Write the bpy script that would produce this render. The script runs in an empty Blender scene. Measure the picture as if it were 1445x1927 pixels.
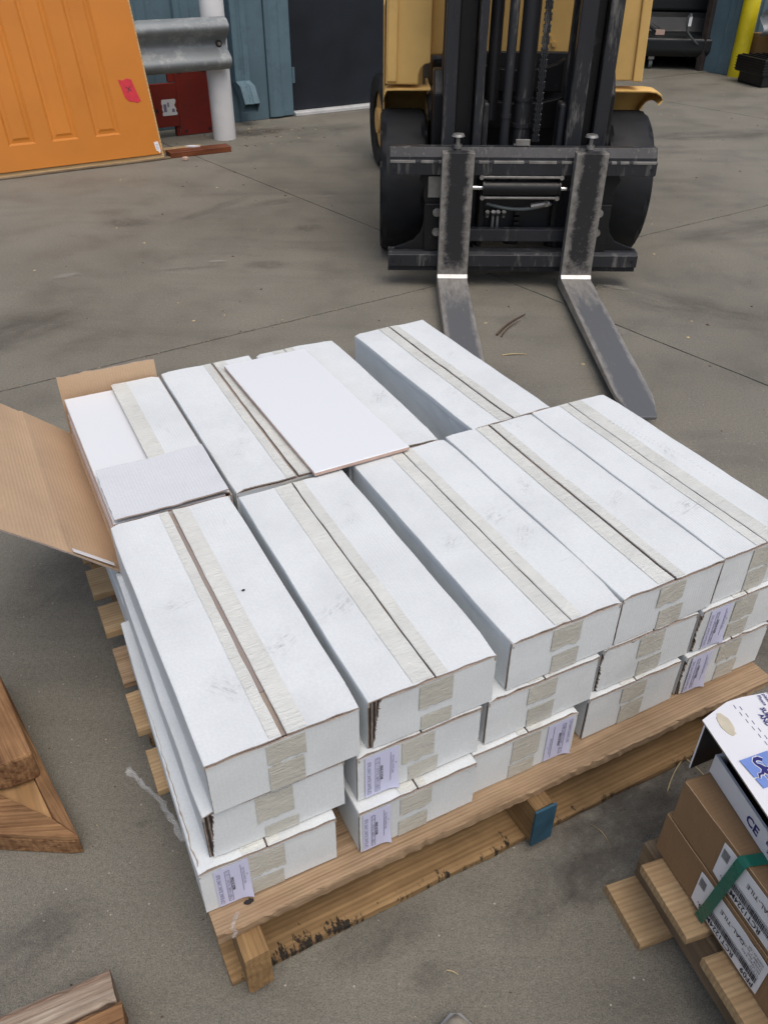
import bpy, math, random
from math import sin, cos, pi, radians
from mathutils import Vector, Matrix, noise

random.seed(7)
scene = bpy.context.scene
C = scene.collection

# ------------------------------------------------------------------ camera
F_PX, PITCH, ROLL, CAM_H = 1535.2, radians(36.06), radians(0.39), 1.30
cam_d = bpy.data.cameras.new('camera'); cam = bpy.data.objects.new('camera', cam_d); C.objects.link(cam)
cam_d.sensor_fit = 'VERTICAL'; cam_d.sensor_height = 24.0
cam_d.lens = 24.0 * F_PX / 1927.0
cam_d.clip_start = 0.02; cam_d.clip_end = 500
fw = Vector((0, cos(PITCH), -sin(PITCH))); r0 = Vector((1, 0, 0)); u0 = Vector((0, sin(PITCH), cos(PITCH)))
rr = r0 * cos(ROLL) + u0 * sin(ROLL); uu = u0 * cos(ROLL) - r0 * sin(ROLL)
M = Matrix((rr, uu, -fw)).transposed().to_4x4(); M.translation = (0, 0, CAM_H)
cam.matrix_world = M
scene.camera = cam

# ------------------------------------------------------------------ sky, sun, exposure
SUN_EL, SUN_AZ = radians(66), radians(150)      # azimuth clockwise from +Y
world = bpy.data.worlds.new('World'); scene.world = world; world.use_nodes = True
wn = world.node_tree.nodes; wl_ = world.node_tree.links
bg = wn['Background']
sky = wn.new('ShaderNodeTexSky'); sky.sky_type = 'NISHITA'; sky.sun_disc = False
sky.sun_elevation = SUN_EL; sky.sun_rotation = SUN_AZ
sky.air_density = 1.0; sky.dust_density = 5.0; sky.ozone_density = 0.4
hsv = wn.new('ShaderNodeHueSaturation'); hsv.inputs['Saturation'].default_value = 0.92     # overcast: the cloud deck greys the blue
wl_.new(sky.outputs[0], hsv.inputs['Color']); wl_.new(hsv.outputs[0], bg.inputs[0]); bg.inputs[1].default_value = 0.15
sun_d = bpy.data.lights.new('sun', 'SUN'); sun = bpy.data.objects.new('sun', sun_d); C.objects.link(sun)
sun_d.energy = 1.0; sun_d.angle = radians(55); sun_d.color = (1.0, 0.985, 0.95)
sdir = Vector((sin(SUN_AZ) * cos(SUN_EL), cos(SUN_AZ) * cos(SUN_EL), sin(SUN_EL)))
sun.rotation_euler = sdir.to_track_quat('Z', 'Y').to_euler()
scene.view_settings.view_transform = 'Standard'; scene.view_settings.look = 'None'
scene.view_settings.gamma = 1.0; scene.view_settings.use_curve_mapping = False
scene.view_settings.exposure = -0.09
scene.cycles.max_bounces = 6; scene.cycles.diffuse_bounces = 3; scene.cycles.glossy_bounces = 3; scene.cycles.transparent_max_bounces = 6
scene.cycles.use_adaptive_sampling = True; scene.cycles.adaptive_threshold = 0.02
scene.cycles.caustics_reflective = False; scene.cycles.caustics_refractive = False

# ------------------------------------------------------------------ frames of reference
PA = radians(27.11)                       # pallet turned against the camera
DW = Vector((cos(PA), sin(PA), 0)); DL = Vector((-sin(PA), cos(PA), 0))
def UV(u, v, z=0.0): return DW * u + DL * v + Vector((0, 0, z))
WA = radians(32)                          # building wall
WO = Vector((-0.77, 7.2, 0)); WT = Vector((cos(WA), sin(WA), 0)); WN = Vector((sin(WA), -cos(WA), 0))
def WL(s, d, z=0.0): return WO + WT * s + WN * d + Vector((0, 0, z))

# ------------------------------------------------------------------ materials
def newmat(name):
    m = bpy.data.materials.new(name); m.use_nodes = True
    nt = m.node_tree; b = nt.nodes['Principled BSDF']
    return m, nt, b
def nd(nt, t, **k):
    n = nt.nodes.new(t)
    for a, v in k.items(): setattr(n, a, v)
    return n
def inp(n, name, v): n.inputs[name].default_value = v
def ramp(nt, stops, interp='LINEAR'):
    r = nt.nodes.new('ShaderNodeValToRGB'); r.color_ramp.interpolation = interp
    e = r.color_ramp.elements
    while len(e) < len(stops): e.new(0.5)
    for el, (p, c) in zip(e, stops):
        el.position = p; el.color = (c, c, c, 1) if isinstance(c, (int, float)) else (*c, 1)
    return r
def coords(nt, scale=(1, 1, 1), rnd=True, rot=(0, 0, 0)):
    tc = nd(nt, 'ShaderNodeTexCoord'); mp = nd(nt, 'ShaderNodeMapping')
    mp.inputs['Scale'].default_value = scale; mp.inputs['Rotation'].default_value = rot
    nt.links.new(tc.outputs['Object'], mp.inputs['Vector'])
    if rnd:
        oi = nd(nt, 'ShaderNodeObjectInfo'); mu = nd(nt, 'ShaderNodeMath', operation='MULTIPLY'); mu.inputs[1].default_value = 37.0
        nt.links.new(oi.outputs['Random'], mu.inputs[0]); nt.links.new(mu.outputs[0], mp.inputs['Location'])
    return mp
def noi(nt, mp, scale, detail=4, rough=0.55, dist=0.0):
    n = nd(nt, 'ShaderNodeTexNoise'); inp(n, 'Scale', scale); inp(n, 'Detail', detail); inp(n, 'Roughness', rough); inp(n, 'Distortion', dist)
    nt.links.new(mp.outputs[0], n.inputs['Vector']); return n
def mix(nt, a, b, fac, mode='MIX'):
    m = nd(nt, 'ShaderNodeMix', data_type='RGBA', blend_type=mode)
    for k, v in ((6, a), (7, b), (0, fac)):
        if isinstance(v, bpy.types.NodeSocket): nt.links.new(v, m.inputs[k])
        elif isinstance(v, (int, float)): m.inputs[k].default_value = v if k == 0 else (v, v, v, 1)
        else: m.inputs[k].default_value = (*v, 1)
    return m.outputs[2]
def bump(nt, b, h, strength=0.2, dist=0.002):
    bm_ = nd(nt, 'ShaderNodeBump'); inp(bm_, 'Strength', strength); inp(bm_, 'Distance', dist)
    nt.links.new(h, bm_.inputs['Height']); nt.links.new(bm_.outputs[0], b.inputs['Normal']); return bm_

def simple(name, col, rough=0.6, metal=0.0, var=0.18, scale=9.0, bmp=0.1, spec=0.5):
    m, nt, b = newmat(name); mp = coords(nt)
    n = noi(nt, mp, scale, 5, 0.6); r = ramp(nt, [(0.3, 1 - var), (0.7, 1 + var * 0.4)])
    nt.links.new(n.outputs[0], r.inputs[0])
    c = mix(nt, col, r.outputs[0], 1.0, 'MULTIPLY'); nt.links.new(c, b.inputs['Base Color'])
    r2 = ramp(nt, [(0.3, max(0.05, rough - 0.1)), (0.7, min(1, rough + 0.1))]); nt.links.new(n.outputs[0], r2.inputs[0])
    nt.links.new(r2.outputs[0], b.inputs['Roughness']); inp(b, 'Metallic', metal); inp(b, 'Specular IOR Level', spec)
    if bmp:
        n2 = noi(nt, mp, scale * 14, 3); bump(nt, b, n2.outputs[0], bmp, 0.001)
    return m

def concrete():
    m, nt, b = newmat('concrete'); mp = coords(nt, rnd=False)
    big = noi(nt, mp, 0.55, 3, 0.6, 0.4); mid = noi(nt, mp, 3.2, 4, 0.65); fine = noi(nt, mp, 110, 3, 0.75); grit = noi(nt, mp, 420, 2, 0.6)
    r1 = ramp(nt, [(0.28, (0.146, 0.136, 0.109)), (0.5, (0.190, 0.178, 0.146)), (0.72, (0.226, 0.212, 0.176))]); nt.links.new(big.outputs[0], r1.inputs[0])
    r2 = ramp(nt, [(0.28, 0.74), (0.5, 1.0), (0.75, 1.10)]); nt.links.new(mid.outputs[0], r2.inputs[0])
    c = mix(nt, r1.outputs[0], r2.outputs[0], 0.85, 'MULTIPLY')
    r3 = ramp(nt, [(0.3, 0.76), (0.5, 1.0), (0.72, 1.22)]); nt.links.new(fine.outputs[0], r3.inputs[0])
    c = mix(nt, c, r3.outputs[0], 0.8, 'MULTIPLY')
    r4 = ramp(nt, [(0.32, 0.55), (0.5, 1.0), (0.7, 1.45)]); nt.links.new(grit.outputs[0], r4.inputs[0])
    c = mix(nt, c, r4.outputs[0], 0.8, 'MULTIPLY')
    # streaks left by tyres, sweeping round
    mp2 = coords(nt, (0.5, 2.6, 1), False, (0, 0, radians(35))); st = noi(nt, mp2, 1.5, 4, 0.62, 0.9)
    r5 = ramp(nt, [(0.34, 0.84), (0.48, 1.0)]); nt.links.new(st.outputs[0], r5.inputs[0])
    c = mix(nt, c, r5.outputs[0], 0.75, 'MULTIPLY')
    # oil spots
    sp = noi(nt, mp, 1.7, 3, 0.5); r6 = ramp(nt, [(0.70, 1.0), (0.76, 0.45)]); nt.links.new(sp.outputs[0], r6.inputs[0])
    c = mix(nt, c, r6.outputs[0], 0.8, 'MULTIPLY')
    # pale aggregate specks
    v = nd(nt, 'ShaderNodeTexVoronoi', feature='F1'); inp(v, 'Scale', 55); nt.links.new(mp.outputs[0], v.inputs['Vector'])
    rv = ramp(nt, [(0.075, 1.0), (0.11, 0.0)]); nt.links.new(v.outputs['Distance'], rv.inputs[0])
    sel = noi(nt, mp, 23, 2); rs = ramp(nt, [(0.52, 0.0), (0.58, 1.0)]); nt.links.new(sel.outputs[0], rs.inputs[0])
    mm = nd(nt, 'ShaderNodeMath', operation='MULTIPLY'); nt.links.new(rv.outputs[0], mm.inputs[0]); nt.links.new(rs.outputs[0], mm.inputs[1])
    c = mix(nt, c, (0.40, 0.37, 0.33), mm.outputs[0])
    nt.links.new(c, b.inputs['Base Color'])
    rr_ = ramp(nt, [(0.3, 0.62), (0.7, 0.9)]); nt.links.new(mid.outputs[0], rr_.inputs[0]); nt.links.new(rr_.outputs[0], b.inputs['Roughness'])
    ad = nd(nt, 'ShaderNodeMath', operation='MULTIPLY_ADD'); ad.inputs[1].default_value = 0.5
    nt.links.new(grit.outputs[0], ad.inputs[0]); nt.links.new(fine.outputs[0], ad.inputs[2])
    bump(nt, b, ad.outputs[0], 0.5, 0.0025)
    return m

def cardboard(name, col, mark=0.5, ribs=0.12, ribaxis='X'):
    m, nt, b = newmat(name); mp = coords(nt)
    n1 = noi(nt, mp, 6, 3, 0.6); r1 = ramp(nt, [(0.28, 0.90), (0.55, 1.0), (0.8, 1.02)]); nt.links.new(n1.outputs[0], r1.inputs[0])
    c = mix(nt, col, r1.outputs[0], 1.0, 'MULTIPLY')
    mp2 = coords(nt, (1, 0.5, 1)); n2 = noi(nt, mp2, 16, 4, 0.72, 0.6); r2 = ramp(nt, [(0.66, 0.0), (0.80, 1.0)]); nt.links.new(n2.outputs[0], r2.inputs[0])
    sc = nd(nt, 'ShaderNodeMath', operation='MULTIPLY'); sc.inputs[1].default_value = mark; nt.links.new(r2.outputs[0], sc.inputs[0])
    c = mix(nt, c, tuple(x * 0.55 for x in col), sc.outputs[0])
    mp3 = coords(nt, (1, 7, 1), rot=(0, 0, 0.5)); n3 = noi(nt, mp3, 26, 3, 0.6); r3 = ramp(nt, [(0.73, 0.0), (0.77, 0.5)]); nt.links.new(n3.outputs[0], r3.inputs[0])
    sc3 = nd(nt, 'ShaderNodeMath', operation='MULTIPLY'); sc3.inputs[1].default_value = mark; nt.links.new(r3.outputs[0], sc3.inputs[0])
    c = mix(nt, c, tuple(x * 0.45 for x in col), sc3.outputs[0])
    fine = noi(nt, mp, 260, 2); rf = ramp(nt, [(0.3, 0.95), (0.7, 1.03)]); nt.links.new(fine.outputs[0], rf.inputs[0])
    c = mix(nt, c, rf.outputs[0], 1.0, 'MULTIPLY')
    nt.links.new(c, b.inputs['Base Color']); inp(b, 'Roughness', 0.72); inp(b, 'Specular IOR Level', 0.3)
    w = nd(nt, 'ShaderNodeTexWave', bands_direction=ribaxis); inp(w, 'Scale', 55); inp(w, 'Distortion', 0.6); nt.links.new(mp.outputs[0], w.inputs['Vector'])
    ad = nd(nt, 'ShaderNodeMath', operation='MULTIPLY_ADD'); ad.inputs[1].default_value = ribs; nt.links.new(w.outputs[0], ad.inputs[0])
    n4 = noi(nt, mp, 12, 3); nt.links.new(n4.outputs[0], ad.inputs[2])
    bump(nt, b, ad.outputs[0], 0.45, 0.003)
    return m

def wood(name, dark, light, grain=28.0, rough=0.8, blotch=0.35, charc=0.0, bmp=0.35, edge=None):
    m, nt, b = newmat(name)
    mp = coords(nt, (1.6, grain, grain)); n1 = noi(nt, mp, 1.6, 7, 0.65, 0.5)
    r1 = ramp(nt, [(0.32, dark), (0.66, light)]); nt.links.new(n1.outputs[0], r1.inputs[0])
    mp2 = coords(nt, (0.8, grain * 1.1, grain * 1.1)); w = nd(nt, 'ShaderNodeTexWave', bands_direction='Y'); inp(w, 'Scale', 0.75); inp(w, 'Distortion', 5.0); inp(w, 'Detail', 3); inp(w, 'Detail Scale', 0.8)
    nt.links.new(mp2.outputs[0], w.inputs['Vector']); rw = ramp(nt, [(0.2, 0.78), (0.6, 1.0)]); nt.links.new(w.outputs[0], rw.inputs[0])
    c = mix(nt, r1.outputs[0], rw.outputs[0], 0.7, 'MULTIPLY')
    mp3 = coords(nt); n3 = noi(nt, mp3, 7, 4, 0.6); r3 = ramp(nt, [(0.3, 1 - blotch), (0.6, 1.0)]); nt.links.new(n3.outputs[0], r3.inputs[0])
    c = mix(nt, c, r3.outputs[0], 1.0, 'MULTIPLY')
    if charc:
        n4 = noi(nt, coords(nt, (5, 2.2, 1)), 9, 5, 0.8); src = n4.outputs[0]
        if edge:      # boot and fork scuffs gather along one long edge
            tc2 = nd(nt, 'ShaderNodeTexCoord'); sp2 = nd(nt, 'ShaderNodeSeparateXYZ'); nt.links.new(tc2.outputs['Object'], sp2.inputs[0])
            mr = nd(nt, 'ShaderNodeMapRange'); inp(mr, 'From Min', edge[0]); inp(mr, 'From Max', edge[1]); inp(mr, 'To Min', 0.13); inp(mr, 'To Max', -0.12); nt.links.new(sp2.outputs['Y'], mr.inputs['Value'])
            n5 = noi(nt, coords(nt, (1, 0.2, 1)), 4.5, 2); ma = nd(nt, 'ShaderNodeMath', operation='MULTIPLY_ADD'); ma.inputs[1].default_value = 0.55; nt.links.new(n5.outputs[0], ma.inputs[0]); nt.links.new(mr.outputs[0], ma.inputs[2])
            mb2 = nd(nt, 'ShaderNodeMath', operation='ADD'); nt.links.new(ma.outputs[0], mb2.inputs[0]); nt.links.new(src, mb2.inputs[1]); mb3 = nd(nt, 'ShaderNodeMath', operation='SUBTRACT'); mb3.inputs[1].default_value = 0.275; nt.links.new(mb2.outputs[0], mb3.inputs[0]); src = mb3.outputs[0]
        r4 = ramp(nt, [(0.63, 0.0), (0.68, 1.0)]); nt.links.new(src, r4.inputs[0])
        mu = nd(nt, 'ShaderNodeMath', operation='MULTIPLY'); mu.inputs[1].default_value = charc; nt.links.new(r4.outputs[0], mu.inputs[0])
        c = mix(nt, c, (0.012, 0.011, 0.010), mu.outputs[0])
    nt.links.new(c, b.inputs['Base Color']); inp(b, 'Roughness', rough); inp(b, 'Specular IOR Level', 0.3)
    fib = noi(nt, coords(nt, (14, 160, 160)), 1.5, 4, 0.7)
    ad = nd(nt, 'ShaderNodeMath', operation='ADD'); nt.links.new(n1.outputs[0], ad.inputs[0]); nt.links.new(fib.outputs[0], ad.inputs[1])
    bump(nt, b, ad.outputs[0], bmp, 0.003)
    return m

def painted_steel(name, col, wear=(0.16, 0.15, 0.14), amount=0.58, rough=0.45, metal=0.0, stretch=(1, 1, 1)):
    """paint worn through to bare metal in patches"""
    m, nt, b = newmat(name); mp = coords(nt, stretch)
    n = noi(nt, mp, 9, 5, 0.74); r = ramp(nt, [(amount, 0.0), (amount + 0.12, 1.0)]); nt.links.new(n.outputs[0], r.inputs[0])
    n2 = noi(nt, mp, 2.5, 5); r2 = ramp(nt, [(0.3, 0.75), (0.7, 1.1)]); nt.links.new(n2.outputs[0], r2.inputs[0])
    c = mix(nt, col, r2.outputs[0], 1.0, 'MULTIPLY'); c = mix(nt, c, wear, r.outputs[0]); nt.links.new(c, b.inputs['Base Color'])
    rr_ = ramp(nt, [(0.3, rough - 0.1), (0.7, rough + 0.2)]); nt.links.new(n.outputs[0], rr_.inputs[0]); nt.links.new(rr_.outputs[0], b.inputs['Roughness'])
    inp(b, 'Metallic', metal); inp(b, 'Specular IOR Level', 0.32); bump(nt, b, n.outputs[0], 0.12, 0.002)
    return m

def fork_steel(name, hw, zlo, zhi, axis='Z', dark=(0.020, 0.020, 0.022), e0=0.35, bare=1.0, stretch=(1, 1, 1)):
    """black paint scraped to bare steel along both edges and at the shank foot; blade heel lightened as painted sheen; hw = half width in local x"""
    m, nt, b = newmat(name)
    tc = nd(nt, 'ShaderNodeTexCoord'); sx = nd(nt, 'ShaderNodeSeparateXYZ'); nt.links.new(tc.outputs['Object'], sx.inputs[0])
    ab = nd(nt, 'ShaderNodeMath', operation='ABSOLUTE'); nt.links.new(sx.outputs['X'], ab.inputs[0])
    e = nd(nt, 'ShaderNodeMapRange'); inp(e, 'From Min', hw * e0); inp(e, 'From Max', hw); nt.links.new(ab.outputs[0], e.inputs['Value'])
    z = nd(nt, 'ShaderNodeMapRange'); inp(z, 'From Min', zhi); inp(z, 'From Max', zlo); nt.links.new(sx.outputs[axis], z.inputs['Value'])
    mxx = nd(nt, 'ShaderNodeMath', operation='MAXIMUM'); nt.links.new(e.outputs[0], mxx.inputs[0]); nt.links.new(z.outputs[0], mxx.inputs[1])
    mp = coords(nt, stretch); n = noi(nt, mp, 30, 6, 0.8)
    ad = nd(nt, 'ShaderNodeMath', operation='MULTIPLY_ADD'); ad.inputs[1].default_value = 0.56; nt.links.new(mxx.outputs[0], ad.inputs[0]); nt.links.new(n.outputs[0], ad.inputs[2])
    r = ramp(nt, [(0.60, 0.0), (0.92, 1.0)]); nt.links.new(ad.outputs[0], r.inputs[0])
    n2 = noi(nt, mp, 45, 4); r2 = ramp(nt, [(0.3, tuple(bare * q for q in (0.22, 0.208, 0.19))), (0.7, tuple(bare * q for q in (0.36, 0.345, 0.32)))]); nt.links.new(n2.outputs[0], r2.inputs[0])
    c = mix(nt, dark, r2.outputs[0], r.outputs[0]); nt.links.new(c, b.inputs['Base Color'])
    inp(b, 'Roughness', 0.5); 
    mt = nd(nt, 'ShaderNodeMath', operation='MULTIPLY'); mt.inputs[1].default_value = 0.5; nt.links.new(r.outputs[0], mt.inputs[0]); nt.links.new(mt.outputs[0], b.inputs['Metallic'])
    bump(nt, b, n.outputs[0], 0.25, 0.002)
    return m

MAT = {}
MAT['concrete'] = concrete()
MAT['joint'] = simple('joint_dirt', (0.018, 0.016, 0.014), 0.95, var=0.4, scale=30)
MAT['white_card'] = cardboard('white_cardboard', (0.705, 0.742, 0.752), 0.50)
MAT['grey_card'] = cardboard('grey_white_cardboard', (0.635, 0.66, 0.69), 0.35)
MAT['kraft'] = cardboard('kraft_cardboard', (0.53, 0.375, 0.24), 0.10)
MAT['kraft_dark'] = cardboard('carton_kraft', (0.255, 0.158, 0.082), 0.12)
MAT['kraft_edge'] = cardboard('cardboard_core', (0.40, 0.33, 0.28), 0.3, 0.6)
def fluting(name):
    m, nt, b = newmat(name); mp = coords(nt)
    w = nd(nt, 'ShaderNodeTexWave', bands_direction='X'); inp(w, 'Scale', 48); inp(w, 'Distortion', 1.2); inp(w, 'Detail', 2); nt.links.new(mp.outputs[0], w.inputs['Vector'])
    r = ramp(nt, [(0.15, (0.035, 0.027, 0.022)), (0.55, (0.20, 0.155, 0.125)), (0.9, (0.36, 0.30, 0.26))]); nt.links.new(w.outputs[0], r.inputs[0])
    n = noi(nt, mp, 60, 3); r2 = ramp(nt, [(0.35, 0.55), (0.6, 1.0)]); nt.links.new(n.outputs[0], r2.inputs[0])
    nt.links.new(mix(nt, r.outputs[0], r2.outputs[0], 1.0, 'MULTIPLY'), b.inputs['Base Color']); inp(b, 'Roughness', 0.9); bump(nt, b, w.outputs[0], 0.9, 0.004)
    return m
MAT['fluting'] = fluting('fluted_core')
def make_tape(name, col, rough):
    m, nt, b = newmat(name); mp = coords(nt)
    n = noi(nt, mp, 14, 5); r = ramp(nt, [(0.3, 0.90), (0.7, 1.06)]); nt.links.new(n.outputs[0], r.inputs[0])
    c = mix(nt, col, r.outputs[0], 1.0, 'MULTIPLY'); nt.links.new(c, b.inputs['Base Color']); inp(b, 'Roughness', rough)
    mp2 = coords(nt, (8, 75, 75)); n2 = noi(nt, mp2, 3.0, 4, 0.6, 1.0); n3 = noi(nt, mp, 40, 3, 0.6, 2.0)
    ad = nd(nt, 'ShaderNodeMath', operation='ADD'); nt.links.new(n2.outputs[0], ad.inputs[0]); nt.links.new(n3.outputs[0], ad.inputs[1])
    bump(nt, b, ad.outputs[0], 0.6, 0.003); return m
MAT['tape'] = make_tape('packing_tape', (0.685, 0.70, 0.66), 0.26)
MAT['tape_front'] = make_tape('packing_tape_front', (0.545, 0.54, 0.48), 0.22)  # same tape in a darker, more tan tone for the front faces
MAT['label'] = simple('label_paper', (0.62, 0.64, 0.84), 0.55, var=0.04, bmp=0.03)
MAT['label_white'] = simple('white_label_paper', (0.74, 0.75, 0.78), 0.5, var=0.05, bmp=0.03)
MAT['ink'] = simple('black_ink', (0.02, 0.02, 0.03), 0.6, var=0.1, bmp=0)
MAT['ink_soft'] = simple('grey_ink', (0.20, 0.20, 0.29), 0.6, var=0.1, bmp=0)
MAT['ink_blue'] = simple('blue_ink', (0.020, 0.022, 0.16), 0.5, var=0.1, bmp=0)
MAT['print_blue'] = simple('light_blue_print', (0.17, 0.27, 0.62), 0.5, var=0.12, scale=40, bmp=0)
m_, nt_, b_ = newmat('white_glaze'); inp(b_, 'Base Color', (0.77, 0.798, 0.825, 1)); inp(b_, 'Roughness', 0.32); MAT['glaze'] = m_
MAT['bisque'] = simple('pink_bisque', (0.56, 0.40, 0.33), 0.85, var=0.15, scale=40)
MAT['wood_deck'] = wood('pallet_oak', (0.27, 0.175, 0.10), (0.47, 0.335, 0.21), grain=70, blotch=0.28)
MAT['wood_bottom'] = wood('pallet_bottom', (0.22, 0.13, 0.055), (0.38, 0.24, 0.11), grain=45, charc=0.95, blotch=0.5)
MAT['wood_scuffed'] = wood('pallet_bottom_scuffed', (0.24, 0.145, 0.065), (0.40, 0.26, 0.125), grain=45, charc=0.95, blotch=0.4, edge=(-0.075, -0.02))
MAT['wood_pale'] = wood('pallet_pine', (0.40, 0.26, 0.135), (0.56, 0.40, 0.225), grain=48, blotch=0.3)
MAT['wood_grey'] = wood('weathered_pine', (0.15, 0.11, 0.07), (0.30, 0.22, 0.14), grain=24)
MAT['cedar'] = wood('cedar', (0.14, 0.060, 0.026), (0.44, 0.25, 0.118), grain=48, blotch=0.45, bmp=0.7)
MAT['cedar_cut'] = wood('cedar_cut', (0.36, 0.20, 0.085), (0.48, 0.29, 0.135), grain=14, blotch=0.3)
MAT['cedar_weathered'] = wood('cedar_weathered', (0.17, 0.08, 0.045), (0.46, 0.385, 0.30), grain=40, blotch=0.4, bmp=0.9)
MAT['redwood'] = wood('red_brown_plank', (0.13, 0.036, 0.014), (0.24, 0.078, 0.033), grain=16, rough=0.55)
MAT['blue_paint'] = simple('blue_stencil_paint', (0.022, 0.085, 0.135), 0.7, var=0.35, scale=40)
MAT['black_steel'] = painted_steel('black_steel', (0.012, 0.0125, 0.014), (0.055, 0.052, 0.05), 0.60, 0.36)
MAT['mast_steel'] = painted_steel('mast_steel', (0.030, 0.032, 0.037), (0.15, 0.145, 0.135), 0.55, 0.34, 0.0, (2.2, 2.2, 0.35))
MAT['dark'] = simple('dark_machine', (0.013, 0.014, 0.017), 0.5, var=0.4)
MAT['fork_shank'] = fork_steel('fork_shank', 0.0635, 0.03, 0.16)
MAT['fork_blade'] = fork_steel('fork_blade', 0.0635, 0.06, -0.42, 'Y', (0.115, 0.121, 0.128), 0.60, 1.25, (1.4, 0.30, 1))  # edges scraped bare; lighter heel end is sheen put into the colour
MAT['polished'] = simple('polished_steel', (0.40, 0.40, 0.40), 0.42, 0.85, var=0.15, scale=30)
MAT['chrome'] = simple('chrome', (0.80, 0.80, 0.80), 0.15, 1.0, var=0.05)
MAT['steel_dull'] = simple('dull_steel', (0.36, 0.35, 0.33), 0.45, 0.7, var=0.3, scale=25)
MAT['yellow'] = painted_steel('forklift_yellow', (0.80, 0.52, 0.18), (0.66, 0.43, 0.17), 0.64, 0.50)
MAT['rubber'] = simple('tyre_rubber', (0.011, 0.0125, 0.015), 0.6, var=0.4, scale=7, bmp=0.3, spec=0.3)
MAT['rail'] = painted_steel('galvanized', (0.25, 0.275, 0.285), (0.36, 0.38, 0.385), 0.50, 0.5, 0.25)
MAT['white_paint'] = simple('white_post_paint', (0.72, 0.73, 0.74), 0.45, var=0.10, scale=5)
MAT['yellow_paint'] = simple('yellow_post_paint', (0.72, 0.60, 0.015), 0.45, var=0.2, scale=6)
MAT['red_steel'] = painted_steel('red_steel', (0.225, 0.026, 0.018), (0.15, 0.030, 0.022), 0.55, 0.5)
MAT['wall_blue'] = painted_steel('blue_wall_panel', (0.125, 0.200, 0.245), (0.105, 0.168, 0.208), 0.52, 0.5)
MAT['door_navy'] = simple('navy_door_paint', (0.0085, 0.013, 0.021), 0.45, var=0.25, scale=3)
MAT['white_sill'] = simple('white_threshold', (0.62, 0.63, 0.63), 0.5, var=0.2)
MAT['rust'] = simple('rusty_angle', (0.05, 0.040, 0.036), 0.8, var=0.5, scale=15)
MAT['room'] = simple('dim_room_wall', (0.02, 0.022, 0.024), 0.9, var=0.3)
MAT['navy_machine'] = simple('machine_cover', (0.006, 0.009, 0.011), 0.45, var=0.4, scale=5)
MAT['hose'] = simple('grey_hose', (0.10, 0.12, 0.12), 0.5, var=0.2)
MAT['door_skin'] = simple('orange_door_skin', (0.57, 0.205, 0.030), 0.45, var=0.10, scale=2.5, bmp=0.04, spec=0.25)
MAT['door_edge'] = wood('door_edge_pine', (0.46, 0.31, 0.14), (0.66, 0.47, 0.25), grain=20, blotch=0.15)
MAT['red_tape'] = simple('red_tape', (0.60, 0.022, 0.042), 0.5, var=0.2, scale=30)
MAT['black_plastic_and_shade'] = simple('black_plastic_and_shade', (0.010, 0.010, 0.011), 0.42, var=0.3)  # also used as painted shade inside the white carton
MAT['green_strap'] = simple('green_strap', (0.008, 0.125, 0.085), 0.30, var=0.12, scale=20, bmp=0.05)
MAT['shoe'] = simple('canvas_shoe', (0.42, 0.38, 0.31), 0.85, var=0.3, scale=60, bmp=0.5)
MAT['sole'] = simple('shoe_sole', (0.30, 0.31, 0.32), 0.7, var=0.2)
MAT['straw'] = simple('straw', (0.50, 0.40, 0.22), 0.8, var=0.3)
MAT['bark'] = simple('bark', (0.10, 0.062, 0.040), 0.9, var=0.4, scale=60)
MAT['stain'] = simple('glue_stain', (0.57, 0.52, 0.40), 0.6, var=0.12, scale=60)
MAT['black_smudge'] = simple('nail_stain', (0.02, 0.016, 0.016), 0.8, var=0.5, scale=80)
m_, nt_, b_ = newmat('plastic_film'); inp(b_, 'Base Color', (0.85, 0.88, 0.9, 1)); inp(b_, 'Roughness', 0.12); inp(b_, 'Alpha', 0.11); inp(b_, 'Specular IOR Level', 0.9); MAT['film'] = m_
m_, nt_, b_ = newmat('clear_tape'); inp(b_, 'Base Color', (0.45, 0.38, 0.34, 1)); inp(b_, 'Roughness', 0.2); inp(b_, 'Alpha', 0.55); MAT['clear_tape'] = m_

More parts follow.
